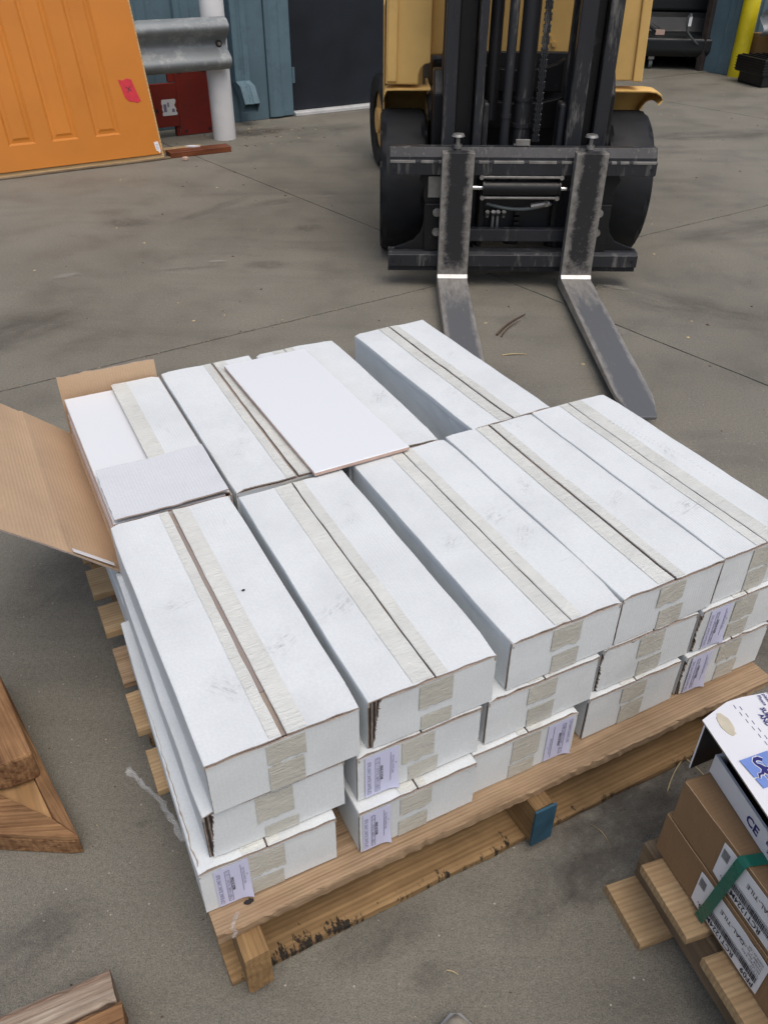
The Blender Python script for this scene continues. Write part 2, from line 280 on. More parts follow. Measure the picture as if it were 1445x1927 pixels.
# ------------------------------------------------------------------ mesh helpers
class MB:
    def __init__(s): s.v = []; s.f = []; s.m = []
    def add(s, vs, fs, mi=0):
        o = len(s.v); s.v += [tuple(p) for p in vs]
        for k, f in enumerate(fs):
            s.f.append(tuple(o + i for i in f)); s.m.append(mi[k] if isinstance(mi, (list, tuple)) else mi)
        return s
    def box(s, x0, x1, y0, y1, z0, z1, mi=0):
        vs = [(x0, y0, z0), (x1, y0, z0), (x1, y1, z0), (x0, y1, z0), (x0, y0, z1), (x1, y0, z1), (x1, y1, z1), (x0, y1, z1)]
        return s.add(vs, [(3, 2, 1, 0), (4, 5, 6, 7), (0, 1, 5, 4), (1, 2, 6, 5), (2, 3, 7, 6), (3, 0, 4, 7)], mi)
    def cyl(s, p0, p1, r, n=16, r1=None, mi=0, cap=True):
        p0 = Vector(p0); p1 = Vector(p1); r1 = r if r1 is None else r1
        d = (p1 - p0).normalized(); a = d.orthogonal().normalized(); b = d.cross(a)
        vs = []
        for p, q in ((p0, r), (p1, r1)):
            for i in range(n):
                t = 2 * pi * i / n; vs.append(p + a * (q * cos(t)) + b * (q * sin(t)))
        fs = [(i, (i + 1) % n, n + (i + 1) % n, n + i) for i in range(n)]
        if cap: fs += [tuple(reversed(range(n))), tuple(range(n, 2 * n))]
        return s.add(vs, fs, mi)
    def tube(s, pts, r, n=10, mi=0):
        pts = [Vector(p) for p in pts]; o = None; vs = []; fs = []
        for i, p in enumerate(pts):
            d = (pts[min(i + 1, len(pts) - 1)] - pts[max(i - 1, 0)]).normalized()
            a = d.orthogonal().normalized() if o is None else (o - d * o.dot(d)).normalized()
            o = a; b = d.cross(a); rad = r[i] if isinstance(r, (list, tuple)) else r
            for k in range(n):
                t = 2 * pi * k / n; vs.append(p + a * (rad * cos(t)) + b * (rad * sin(t)))
        for i in range(len(pts) - 1):
            for k in range(n):
                fs.append((i * n + k, i * n + (k + 1) % n, (i + 1) * n + (k + 1) % n, (i + 1) * n + k))
        fs += [tuple(reversed(range(n))), tuple(range((len(pts) - 1) * n, len(pts) * n))]
        return s.add(vs, fs, mi)
    def prism(s, poly, ax, t0, t1, mi=0):
        """poly of 2-D points, extruded along axis ax (0,1,2)"""
        def P(a, b, t):
            return {0: (t, a, b), 1: (a, t, b), 2: (a, b, t)}[ax]
        n = len(poly); vs = [P(a, b, t0) for a, b in poly] + [P(a, b, t1) for a, b in poly]
        fs = [tuple(range(n)), tuple(reversed(range(n, 2 * n)))] + [((i + 1) % n, i, n + i, n + (i + 1) % n) for i in range(n)]
        return s.add(vs, fs, mi)
    def build(s, name, mats, parent=None, bevel=0.0, smooth=False, seg=2, loc=None, rot=None):
        me = bpy.data.meshes.new(name); me.from_pydata(s.v, [], s.f)
        if not isinstance(mats, (list, tuple)): mats = [mats]
        for m in mats: me.materials.append(MAT[m] if isinstance(m, str) else m)
        for p, mi in zip(me.polygons, s.m): p.material_index = mi
        import bmesh as _bm
        b = _bm.new(); b.from_mesh(me); _bm.ops.recalc_face_normals(b, faces=b.faces); b.to_mesh(me); b.free()
        if smooth:
            for p in me.polygons: p.use_smooth = True
            try: me.set_sharp_from_angle(angle=radians(38))
            except Exception: pass
        o = bpy.data.objects.new(name, me); C.objects.link(o)
        if parent is not None: o.parent = parent
        if loc is not None: o.location = loc
        if rot is not None: o.rotation_euler = rot
        if bevel:
            bv = o.modifiers.new('bevel', 'BEVEL'); bv.width = bevel; bv.segments = seg; bv.limit_method = 'ANGLE'; bv.angle_limit = radians(35)
        return o

def tag(o, label=None, cat=None, group=None, kind=None):
    if label: o['label'] = label
    if cat: o['category'] = cat
    if group: o['group'] = group
    if kind: o['kind'] = kind
    return o
def empty(name, loc, rz=0.0):
    o = bpy.data.objects.new(name, None); C.objects.link(o); o.location = loc; o.rotation_euler = (0, 0, rz); o.empty_display_size = 0.1
    return o
def nz(x, y=0.0, z=0.0): return noise.noise(Vector((x, y, z)))

def sheet(name, P, thick, mats, parent, up=None, smooth=True):
    """thin slab from a grid of points; materials: face, edge, back"""
    n = len(P); m = len(P[0]); P = [[Vector(p) for p in row] for row in P]
    N = [[None] * m for _ in range(n)]
    for i in range(n):
        for j in range(m):
            a = P[min(i + 1, n - 1)][j] - P[max(i - 1, 0)][j]; b = P[i][min(j + 1, m - 1)] - P[i][max(j - 1, 0)]
            q = a.cross(b)
            q = q.normalized() if q.length > 1e-12 else Vector((0, 0, 1))
            if up is not None and q.dot(Vector(up)) < 0: q = -q
            N[i][j] = q
    mb = MB(); idx = lambda i, j: i * m + j
    vs = [P[i][j] for i in range(n) for j in range(m)] + [P[i][j] - N[i][j] * thick for i in range(n) for j in range(m)]
    o = n * m; fs = []; ms = []
    for i in range(n - 1):
        for j in range(m - 1):
            fs.append((idx(i, j), idx(i + 1, j), idx(i + 1, j + 1), idx(i, j + 1))); ms.append(0)
            fs.append((o + idx(i, j), o + idx(i, j + 1), o + idx(i + 1, j + 1), o + idx(i + 1, j))); ms.append(2)
    for i in range(n - 1):
        for j in (0, m - 1):
            fs.append((idx(i, j), idx(i + 1, j), o + idx(i + 1, j), o + idx(i, j))); ms.append(1)
    for j in range(m - 1):
        for i in (0, n - 1):
            fs.append((idx(i, j), idx(i, j + 1), o + idx(i, j + 1), o + idx(i, j))); ms.append(1)
    mb.add(vs, fs, ms)
    return mb.build(name, mats, parent, smooth=smooth)

def plank(name, L, W, T, mat, parent=None, seed=0, rough=0.0015, n=24, ch=0.003, loc=None, rot=None, taper_end=0.0):
    """rough-sawn board, length along local x, centred; z from 0 to T"""
    mb = MB(); vs = []; fs = []
    for i in range(n + 1):
        x = -L / 2 + L * i / n
        sec = [(-W / 2 + ch, 0), (W / 2 - ch, 0), (W / 2, ch), (W / 2, T - ch), (W / 2 - ch, T), (-W / 2 + ch, T), (-W / 2, T - ch), (-W / 2, ch)]
        for k, (y, z) in enumerate(sec):
            dy = rough * nz(x * 9 + seed * 7.3, k // 2 * 3.1, seed) * 0.8 + rough * 0.8 * nz(x * 70 + seed, k * 5.0) + rough * 0.5 * nz(x * 190 + seed, k * 9.0)
            dz = rough * 0.7 * nz(x * 11 + seed * 3.3, k * 2.2, 9 + seed)
            dx = 0
            if i in (0, n): dx = rough * nz(y * 40 + seed, z * 40, seed * 2.0)
            vs.append((x + dx, y + dy, z + dz))
    for i in range(n):
        for k in range(8):
            fs.append((i * 8 + k, i * 8 + (k + 1) % 8, (i + 1) * 8 + (k + 1) % 8, (i + 1) * 8 + k))
    fs += [tuple(range(8)), tuple(range(n * 8, n * 8 + 8))]
    mb.add(vs, fs)
    return mb.build(name, mat, parent, loc=loc, rot=rot)

def text_mesh(body, size, mat, parent, mtx, name='print', bold=0.0, ax='LEFT', sx=1.0):
    cu = bpy.data.curves.new('t', 'FONT'); cu.body = body; cu.size = size; cu.align_x = ax; cu.offset = bold; cu.resolution_u = 2
    t = bpy.data.objects.new('t', cu); C.objects.link(t)
    dg = bpy.context.evaluated_depsgraph_get(); dg.update()
    me = bpy.data.meshes.new_from_object(t.evaluated_get(dg)); me.name = name
    bpy.data.objects.remove(t); bpy.data.curves.remove(cu)
    for v in me.vertices: v.co.x *= sx
    me.materials.clear(); me.materials.append(MAT[mat])
    o = bpy.data.objects.new(name, me); C.objects.link(o); o.parent = parent
    o.matrix_local = mtx
    return o
def basis(x, y, o):
    x = Vector(x).normalized(); y = Vector(y).normalized(); z = x.cross(y)
    m = Matrix((x, y, z)).transposed().to_4x4(); m.translation = o; return m

# ================================================================== SETTING: GROUND
g = MB(); g.add([(-200, -200, -0.014), (200, -200, -0.014), (200, 200, -0.014), (-200, 200, -0.014)], [(0, 1, 2, 3)])
ground = g.build('ground', 'joint'); tag(ground, kind='structure')
JA = Vector((0.833, 0.5533, 0)).normalized(); JB = Vector((-0.621, 0.784, 0)).normalized()
J0 = Vector((0.4527, 3.6295, 0)) + Vector((0.01, 0.0, 0))
def slab_poly(a0, a1, b0, b1, gap=0.0035, n=60):
    def edge(p, q, sd):
        out = []
        for i in range(n):
            t = i / n; pt = p.lerp(q, t); d = (q - p).normalized(); nn = Vector((-d.y, d.x, 0))
            out.append(pt + nn * (0.0022 * nz(pt.x * 9 + sd, pt.y * 9) + 0.0012 * nz(pt.x * 40, pt.y * 40, sd)))
        return out
    c = [J0 + JA * (a + ga) + JB * (b + gb) for a, b, ga, gb in ((a0, b0, gap, gap), (a1, b0, -gap, gap), (a1, b1, -gap, -gap), (a0, b1, gap, -gap))]
    return [p for k in range(4) for p in edge(c[k], c[(k + 1) % 4], k * 3.7)]
SZ = 4.3
for ia in range(-4, 4):
    for ib in range(-4, 4):
        p = slab_poly(ia * SZ, (ia + 1) * SZ, ib * SZ, (ib + 1) * SZ)
        mb = MB(); k = len(p)
        mb.add([(q.x, q.y, 0) for q in p] + [(q.x, q.y, -0.012) for q in p], [tuple(range(k))] + [(i, (i + 1) % k, k + (i + 1) % k, k + i) for i in range(k)])
        mb.build('concrete_slab', 'concrete', ground)

def stain_mat(name, col, amount, sc=2.6):
    m, nt, b = newmat(name); inp(b, 'Base Color', (*col, 1)); inp(b, 'Roughness', 0.7)
    tc = nd(nt, 'ShaderNodeTexCoord'); gr = nd(nt, 'ShaderNodeTexGradient', gradient_type='SPHERICAL'); nt.links.new(tc.outputs['Object'], gr.inputs[0])
    n = noi(nt, coords(nt), sc, 5, 0.7); r = ramp(nt, [(0.30, 0.0), (0.66, 1.0)]); nt.links.new(n.outputs[0], r.inputs[0])
    g2 = ramp(nt, [(0.0, 0.0), (0.5, 1.0)]); nt.links.new(gr.outputs[0], g2.inputs[0])
    mu = nd(nt, 'ShaderNodeMath', operation='MULTIPLY'); nt.links.new(g2.outputs[0], mu.inputs[0]); nt.links.new(r.outputs[0], mu.inputs[1])
    m2 = nd(nt, 'ShaderNodeMath', operation='MULTIPLY'); m2.inputs[1].default_value = amount; nt.links.new(mu.outputs[0], m2.inputs[0]); nt.links.new(m2.outputs[0], b.inputs['Alpha'])
    MAT[name] = m
stain_mat('oil_stain', (0.050, 0.047, 0.044), 0.24); stain_mat('pale_scuff', (0.42, 0.40, 0.37), 0.45, 5.0); stain_mat('dirt', (0.070, 0.058, 0.048), 0.55, 3.0)
disc = None
def ground_stain(name, x, y, rx, ry, rot, mat, z):
    o = MB().add([(cos(2 * pi * k / 20), sin(2 * pi * k / 20), 0) for k in range(20)], [tuple(range(20))]).build(name, mat, ground)
    o.location = (x, y, z); o.scale = (rx, ry, 1); o.rotation_euler = (0, 0, rot); return o
for k, (x, y, rx, ry, rot, mat) in enumerate((
        (-0.62, 4.75, 0.20, 0.07, 0.5, 'oil_stain'), (-0.40, 4.28, 0.10, 0.07, 0.3, 'oil_stain'), (-0.55, 3.72, 0.13, 0.07, 0.1, 'oil_stain'), (-0.90, 3.66, 0.20, 0.025, 0.25, 'oil_stain'), (-1.35, 4.35, 0.16, 0.10, 0.0, 'oil_stain'),
        (-0.95, 4.6, 0.35, 0.05, 1.0, 'oil_stain'), (-0.45, 6.7, 0.5, 0.22, 0.6, 'oil_stain'), (-0.95, 6.6, 0.30, 0.14, 0.5, 'dirt'), (1.25, 3.25, 0.45, 0.16, -0.6, 'oil_stain'), (1.9, 4.3, 0.6, 0.14, 0.4, 'oil_stain'), (2.4, 6.6, 0.8, 0.2, 0.2, 'oil_stain'),
        (0.55, 3.65, 0.55, 0.30, 0.0, 'oil_stain'), (0.56, 4.4, 0.7, 0.6, 0.0, 'oil_stain'), (-1.45, 2.9, 0.4, 0.16, 0.9, 'oil_stain'), (-0.75, 1.55, 0.28, 0.14, 1.2, 'oil_stain'), (-0.42, 0.84, 0.016, 0.009, 0.3, 'oil_stain'),
        (0.075, 0.585, 0.035, 0.028, 0.3, 'oil_stain'), (-0.55, 0.62, 0.14, 0.07, 0.8, 'oil_stain'), (0.0, 0.65, 0.12, 0.05, 0.5, 'oil_stain'), (0.27, 0.72, 0.11, 0.05, 0.9, 'oil_stain'),
        (0.42, 0.86, 0.17, 0.12, 0.4, 'dirt'), (0.60, 0.95, 0.22, 0.15, 0.4, 'dirt'), (0.34, 0.74, 0.07, 0.05, 0.9, 'dirt'), (0.95, 1.35, 0.25, 0.15, 0.5, 'dirt'),
        (-1.42, 3.55, 0.07, 0.035, 0.6, 'pale_scuff'), (-0.78, 3.75, 0.05, 0.02, 0.2, 'pale_scuff'), (-0.35, 4.85, 0.06, 0.015, 0.4, 'pale_scuff'), (0.88, 3.0, 0.09, 0.05, -0.5, 'pale_scuff'), (1.0, 3.45, 0.07, 0.02, -0.5, 'pale_scuff'))):
    ground_stain('stain', x, y, rx, ry, rot, mat, 0.0012 + 0.0002 * k)

# ================================================================== SETTING: BUILDING
bld = empty('metal_building', WL(0, 0), WA)
tag(bld, 'blue ribbed metal building with a navy door and a dark open bay', 'building')
# local frame of the building: x = along the wall, y = into the building (so -y is towards the viewer), z up
def wall_profile(s0, s1, ribs):
    pts = [(s0, 0.0)]
    for c in ribs:
        pts += [(c - 0.034, 0.0), (c - 0.022, -0.026), (c + 0.022, -0.026), (c + 0.034, 0.0)]
        pts += [(c + 0.10, 0.0), (c + 0.108, -0.006), (c + 0.122, -0.006), (c + 0.13, 0.0)]
    pts += [(s1, 0.0)]
    return pts
def wall_panel(s0, s1, z0, z1, ribs, yoff=0.0):
    pr = [p for p in wall_profile(s0, s1, ribs) if s0 <= p[0] <= s1]
    poly = [(x, y + yoff) for x, y in pr] + [(s1, 0.06 + yoff), (s0, 0.06 + yoff)]
    MB().prism(poly, 2, z0, z1).build('wall_panel', 'wall_blue', bld, bevel=0.004)
ribs = [-5.95 + 0.318 * i for i in range(18)]
wall_panel(-6.2, -0.19, 0.0, 3.6, [r for r in ribs if r < -0.25])
t = MB(); t.prism([(-0.186, -0.012), (-0.150, -0.028), (-0.085, -0.028), (-0.07, -0.012), (0.022, -0.012), (0.022, 0.10), (-0.186, 0.10)], 2, 0.012, 3.6)
t.build('corner_trim', 'wall_blue', bld, bevel=0.004)
MB().box(0.025, 1.02, -0.012, 0.10, 2.12, 3.6).build('door_header', 'wall_blue', bld, bevel=0.004)
d = MB(); d.box(0.05, 0.975, 0.045, 0.09, 0.035, 2.10); dr_o = d.build('door', 'door_navy', bld, bevel=0.003)
for z in (0.29, 1.0, 1.8):
    h = MB(); h.box(0.026, 0.066, 0.030, 0.044, z - 0.055, z + 0.055); h.cyl((0.046, 0.028, z - 0.055), (0.046, 0.028, z + 0.055), 0.008); h.build('hinge', 'wall_blue', dr_o)
MB().cyl((0.90, 0.045, 1.0), (0.90, -0.01, 1.0), 0.026, 20).build('handle', 'steel_dull', dr_o)
MB().box(0.03, 0.99, -0.03, 0.10, 0.0, 0.030).build('threshold', 'white_sill', bld, bevel=0.006)
t = MB(); t.prism([(0.98, -0.012), (1.10, -0.012), (1.10, 0.10), (0.98, 0.10)], 2, 0.012, 3.6); t.build('corner_trim', 'wall_blue', bld, bevel=0.004)
wall_panel(1.103, 2.2, 0.0, 3.6, [1.3, 1.62, 1.94])
wall_panel(2.203, 4.83, 2.75, 3.6, [2.5, 2.8, 3.1, 3.4, 3.7, 4.0, 4.3, 4.6])
# return wall right of the bay, and the wall going on to the right, set forward
rt = MB(); rt.box(4.86, 4.98, -0.33, 0.10, 0.0, 3.6); rt.build('jamb_panel', 'wall_blue', bld, bevel=0.006)
rb = MB()
for y in (-0.26, -0.19): rb.box(4.852, 4.858, y, y + 0.022, 0.0, 3.6)
rb.build('jamb_rib', 'wall_blue', bld, bevel=0.002)
a = MB(); a.prism([(4.80, 0.0), (4.857, 0.0), (4.857, 0.012), (4.812, 0.012), (4.812, 0.06), (4.80, 0.06)], 2, 0.0, 2.75); a.build('door_track', 'rust', bld)
wall_panel(4.985, 9.0, 0.0, 3.6, [5.2 + 0.318 * i for i in range(12)], yoff=-0.30)
# the room behind the bay
fl = MB(); fl.box(2.2, 5.6, -0.06, 6.0, 0.0, 0.007); fl.build('interior_floor', 'concrete', bld)
MB().box(2.0, 5.8, 6.0, 6.1, 0, 3.6).build('interior_wall', 'room', bld)
MB().box(2.08, 2.18, 0.11, 6.0, 0, 3.6).build('interior_wall', 'room', bld)
MB().box(5.62, 5.72, 0.11, 6.0, 0, 3.6).build('interior_wall', 'room', bld)
MB().box(4.985, 5.61, 0.02, 0.1, 0, 3.6).build('interior_wall', 'room', bld)
MB().box(-6.2, 9.0, 0.12, 6.2, 3.61, 3.7).build('roof', 'wall_blue', bld)
# downspout with kicked-out elbow
ds = MB()
def rect_section(c, wx, wy, ax):   # section points of the spout at c, tilted by ax about local x
    out = []
    for sx, sy in ((-1, -1), (-.33, -1), (-.2, -.86), (0, -1), (.2, -.86), (.33, -1), (1, -1), (1, 1), (-1, 1)):
        y = sy * wy / 2; x = sx * wx / 2
        out.append((c[0] + x, c[1] + y * cos(ax), c[2] - y * sin(ax)))
    return out
secs = [rect_section((-0.435, -0.062, 3.5), 0.115, 0.085, 0), rect_section((-0.435, -0.062, 0.30), 0.115, 0.085, 0)]
for i in range(1, 8):
    tt = i / 7; ang = radians(52) * tt
    grow = 0.004 if i % 2 else -0.002
    secs.append(rect_section((-0.435 + 0.012 * tt, -0.062 - 0.045 * tt - 0.02 * tt * tt, 0.30 - 0.075 * tt + 0.012 * tt * tt), 0.115 + grow, 0.085 + grow, ang))
secs.append(rect_section((-0.42, -0.19, 0.125), 0.120, 0.088, radians(52)))
vs = [p for s_ in secs for p in s_]; k = 9; fs = []
for i in range(len(secs) - 1):
    for j in range(k): fs.append((i * k + j, i * k + (j + 1) % k, (i + 1) * k + (j + 1) % k, (i + 1) * k + j))
ds.add(vs, fs)
dso = ds.build('downspout', 'wall_blue', bld)
sol = dso.modifiers.new('s', 'SOLIDIFY'); sol.thickness = 0.003

# ================================================================== GUARD RAILS AND POSTS
def wbeam(name, p0, p1, mat, label, cat, end_flare=0.0):
    p0 = Vector(p0); p1 = Vector(p1); L = (p1 - p0).length; dirv = (p1 - p0).normalized()
    o = empty(name, p0, math.atan2(dirv.y, dirv.x)); tag(o, label, cat)
    prof = []
    for i in range(33):
        tt = -1 + 2 * i / 32; z = tt * 0.156
        a_ = abs(z)
        dpt = 0.040 * (1 - cos(2 * pi * min(a_, 0.15) / 0.20)) if a_ < 0.15 else 0.0
        prof.append((z, -dpt))
    P = []
    n = max(2, int(L / 0.15))
    for i in range(n + 1):
        x = L * i / n
        P.append([(x, y + 0.004 * nz(x * 2, z * 9), z + 0.156 + 0.003 * nz(x * 2.2, 1)) for z, y in prof])
    sheet('beam', P, 0.004, [mat, mat, mat], o, up=(0, -1, 0))
    return o
rail_z = 0.455
rl = wbeam('guard_rail', WL(-4.6, 0.575, rail_z), WL(-0.735, 0.575, rail_z), 'rail', 'galvanized corrugated guard rail bolted to the white post beside the leaning door', 'guard rail')
bt = MB(); Lr = 4.6 - 0.735
bt.cyl((Lr - 0.055, -0.002, 0.156), (Lr - 0.055, -0.010, 0.156), 0.022, 20, mi=0); bt.cyl((Lr - 0.055, -0.010, 0.156), (Lr - 0.055, -0.020, 0.156), 0.012, 6, mi=1)
bt.build('bolt', ['rust', 'steel_dull'], rl)
def bollard(name, loc, r, h, mat, label):
    mb = MB(); n = 32; prof = [(r * 1.0, 0), (r, h - r * 0.6), (r * 0.85, h - r * 0.25), (r * 0.5, h - 0.03 * r), (0.001, h)]
    vs = []; fs = []
    for q, z in prof:
        for i in range(n): vs.append((q * cos(2 * pi * i / n), q * sin(2 * pi * i / n), z))
    for a_ in range(len(prof) - 1):
        for i in range(n): fs.append((a_ * n + i, a_ * n + (i + 1) % n, (a_ + 1) * n + (i + 1) % n, (a_ + 1) * n + i))
    mb.add(vs, fs); o = mb.build(name, mat, smooth=True, loc=loc); tag(o, label, 'post'); return o
bollard('bollard', WL(-0.775, 0.482), 0.0805, 1.25, 'white_paint', 'white round steel post beside the red steel plate')
bollard('bollard', (3.585, 9.46, 0), 0.082, 1.3, 'yellow_paint', 'bright yellow round steel post beside the open bay')
rr2 = wbeam('guard_rail', (3.60, 9.20, 0.385), (6.3, 10.35, 0.385), 'rail', 'galvanized corrugated guard rail beside the yellow post', 'guard rail')

# red steel rack piece behind the post
rs = empty('red_steel_frame', WL(-0.90, 0.24), WA); tag(rs, 'dark red steel plate and arm with a torn sticker behind the white post', 'steel frame')
pl = MB(); pl.box(-0.115, 0.135, -0.012, 0.0, 0.005, 0.47); pl.build('plate', 'red_steel', rs, bevel=0.002)
ar = MB(); ar.box(-0.62, -0.117, -0.018, 0.02, 0.07, 0.35); ar.build('arm', 'red_steel', rs, bevel=0.003)
ar = MB(); ar.box(-0.165, -0.117, -0.010, 0.02, 0.355, 0.47); ar.build('bracket', 'red_steel', rs, bevel=0.003)
ar = MB(); ar.box(-0.14, -0.117, 0.0, 0.05, 0.0, 0.065); ar.build('foot', 'red_steel', rs)
for x, z in ((-0.075, 0.03), (0.105, 0.03), (-0.075, 0.41), (0.105, 0.41), (-0.275, 0.18)):
    q = MB(); yb = -0.0135 if x > -0.2 else -0.0195
    q.box(x - 0.009, x + 0.009, yb, yb + 0.003, z - 0.010, z + 0.010); q.build('hole', 'dark', rs)
P = []
for i in range(9):
    z = 0.145 + 0.105 * i / 8
    P.append([(-0.235 + 0.012 * nz(i * 1.7, 3) + (0.105 + 0.028 * nz(i * 2.3, 9)) * j / 6, -0.0196, z + 0.006 * nz(j * 2.0, i * .5)) for j in range(7)])
stk = sheet('sticker', P, 0.0008, ['label_white'] * 3, rs, up=(0, -1, 0))
for (x, z, w, h_) in ((-0.225, 0.17, 0.022, 0.05), (-0.165, 0.165, 0.02, 0.022), (-0.195, 0.20, 0.012, 0.03)):
    MB().box(x, x + w, -0.0205, -0.0197, z, z + h_).build('print', 'ink_soft', stk)

# planks on the ground by the post
def flat_plank(label, pa, pb, W, T, mat, seed):
    pa = Vector(pa); pb = Vector(pb); c = (pa + pb) / 2; dd = pb - pa
    o = plank('plank', dd.length, W, T, mat, seed=seed, loc=(c.x, c.y, pa.z), rot=(0, 0, math.atan2(dd.y, dd.x))); tag(o, label, 'plank'); return o
flat_plank('glossy red brown plank lying in front of the white post', (-1.455, 5.80, 0), (-1.085, 6.01, 0), 0.105, 0.035, 'redwood', 3)
flat_plank('thin pale plank lying behind the red brown plank', (-1.52, 5.93, 0), (-1.29, 6.06, 0), 0.06, 0.022, 'wood_pale', 5)
ch = MB(); ch.prism([(0, 0), (0.055, -0.012), (0.10, 0.01), (0.06, 0.032), (0.02, 0.028)], 2, 0, 0.006)
o = ch.build('paper_scrap', 'label_white', loc=(-1.365, 5.93, 0.036)); tag(o, 'white scrap lying on the red brown plank', 'scrap')
ch = MB(); ch.prism([(0, 0), (0.03, -0.012), (0.045, 0.012), (0.018, 0.03)], 2, 0, 0.022)
o = ch.build('stone', 'bisque', loc=(-1.345, 5.705, 0.0), bevel=0.005); tag(o, 'small pinkish stone in front of the red brown plank', 'stone')

# ================================================================== LEANING DOOR
th = radians(16.5)
dro = empty('door_slab', (-1.46, 5.734, 0.012)); tag(dro, 'orange brown panelled door leaning on the guard rail', 'door')
dro.rotation_euler = (0, 0, 0)
upv = Vector((0, 0, 1)) * cos(th) - WN * sin(th)
nrm = WT.cross(upv).normalized()
dro.matrix_world = basis(WT, upv, Vector((-1.46, 5.734, 0.012)))      # local x along, y up the door, z out of its face
DWd, DH = 1.12, 2.05
co = MB(); co.box(-DWd, 0.0, 0.0, DH, -0.062, -0.0098); co.build('core', 'door_edge', dro, bevel=0.002)
# skin as pieces between the sunk panels
pans = [(-0.937, -0.776), (-0.682, -0.518), (-0.415, -0.252)]
y0, y1 = 0.165, 1.25
sk = MB(); xs = [-DWd + 0.008] + [v for p in pans for v in p] + [-0.014]
for i in range(0, 8, 2): sk.box(xs[i], xs[i + 1], 0.026, DH - 0.01, -0.0097, 0.0008)
for a_, b_ in pans:
    sk.box(a_, b_, 0.026, y0, -0.0097, 0.0008); sk.box(a_, b_, y1, y1 + 0.1, -0.0097, 0.0008); sk.box(a_, b_, 1.95, DH - 0.01, -0.0097, 0.0008)
sk.build('skin', 'door_skin', dro)
for a_, b_ in pans:
    for (ya, yb) in ((y0, y1), (y1 + 0.1, 1.95)):
        w1, w2, w3 = 0.014, 0.028, 0.040
        ring = lambda e, z: [(a_ + e, ya + e, z), (b_ - e, ya + e, z), (b_ - e, yb - e, z), (a_ + e, yb - e, z)]
        vs = ring(0, 0.0008) + ring(w1, -0.0085) + ring(w2, -0.0065) + ring(w3, -0.001)
        fs = [(k * 4 + i, k * 4 + (i + 1) % 4, k * 4 + 4 + (i + 1) % 4, k * 4 + 4 + i) for k in range(3) for i in range(4)] + [(12, 13, 14, 15)]
        q = MB().add(vs, fs); q.build('panel', 'door_skin', dro)
cut = [(-0.19, 0.475), (-0.165, 0.468), (-0.135, 0.478), (-0.105, 0.470), (-0.098, 0.43), (-0.075, 0.345), (-0.10, 0.336), (-0.12, 0.343), (-0.15, 0.347), (-0.172, 0.372), (-0.180, 0.42)]
rt_ = MB(); rt_.prism(cut, 2, 0.0010, 0.0030); rt_o = rt_.build('red_tape_mark', 'red_tape', dro)
text_mesh('X', 0.045, 'ink', rt_o, basis((1, 0.2, 0), (-0.2, 1, 0), (-0.148, 0.398, 0.0033)))
tg = MB(); tg.prism([(-0.054, 0.098), (-0.026, 0.102), (-0.019, 0.045), (-0.028, 0.028), (-0.038, 0.044), (-0.048, 0.046)], 2, 0.0010, 0.0022); tg_o = tg.build('tag', 'label_white', dro)
for k in range(4): MB().box(-0.044, -0.028, 0.055 + k * 0.009, 0.057 + k * 0.009, 0.0023, 0.0026).build('print', 'ink_soft', tg_o)
flat = plank('wood_strip', 1.3, 0.05, 0.012, 'wood_grey', seed=8, loc=(-1.99, 5.42, 0), rot=(0, 0, WA)); tag(flat, 'thin wood strip on the ground under the leaning door', 'strip')

# ================================================================== THINGS IN AND BY THE OPEN BAY
mc = empty('floor_machine', (3.05, 10.15, 0.007), radians(-8)); tag(mc, 'dark wheeled machine in the open bay with rounded lower hood', 'machine')
prof = [(-0.32, 0.12), (-0.36, 0.17), (-0.36, 0.29), (-0.30, 0.315), (-0.12, 0.33), (-0.06, 0.46), (0.0, 0.50), (0.5, 0.50), (0.5, 0.12)]
MB().prism(prof, 0, -0.75, 0.42).build('hood', 'navy_machine', mc, bevel=0.02, seg=3)
MB().box(-0.75, 0.42, 0.02, 0.5, 0.505, 1.3).build('tank', 'navy_machine', mc, bevel=0.03, seg=3)
MB().cyl((-0.5, 0.05, 0.52), (-0.15, -0.10, 0.32), 0.045, 14).build('strut', 'dark', mc)
MB().box(-0.20, -0.11, -0.30, -0.22, 0.318, 0.36).build('block', 'bisque', mc)
for cx, cy in ((-0.20, -0.26), (0.30, -0.26), (-0.60, -0.26), (0.3, 0.40), (-0.6, 0.4)):
    cst = MB(); cst.cyl((cx - 0.018, cy, 0.045), (cx + 0.018, cy, 0.045), 0.045, 20); cst.build('caster', 'hose', mc)
    MB().box(cx - 0.03, cx + 0.03, cy - 0.03, cy + 0.03, 0.09, 0.118).build('caster_plate', 'steel_dull', mc)
hs = MB(); pts = []
for p in [(3.09, 9.72, 0.53), (3.07, 9.72, 0.50), (3.065, 9.72, 0.44), (3.09, 9.73, 0.37), (3.15, 9.74, 0.31), (3.22, 9.76, 0.26), (3.30, 9.80, 0.22), (3.36, 9.90, 0.18), (3.40, 10.0, 0.06), (3.40, 10.1, 0.015)]: pts.append(Vector(p))
sm = []
for i in range(len(pts) - 1):
    for k in range(4): sm.append(pts[i].lerp(pts[i + 1], k / 4))
hs.tube(sm, 0.011, 8); ho = hs.build('hose', 'hose', smooth=True); tag(ho, 'grey hose with a white tag hanging across the dark machine', 'hose')
MB().box(3.075, 3.105, 9.695, 9.70, 0.42, 0.505).build('tag', 'label_white', ho)
MB().cyl((3.088, 9.70, 0.505), (3.088, 9.70, 0.53), 0.012, 10).build('fitting', 'polished', ho)
cb = empty('plastic_crate', (3.72, 8.98, 0), radians(14)); tag(cb, 'black plastic lidded crate on the ground in front of the yellow post', 'crate')
MB().box(-0.19, 0.42, -0.20, 0.20, 0.0, 0.15).build('bin', 'black_plastic_and_shade', cb, bevel=0.012)
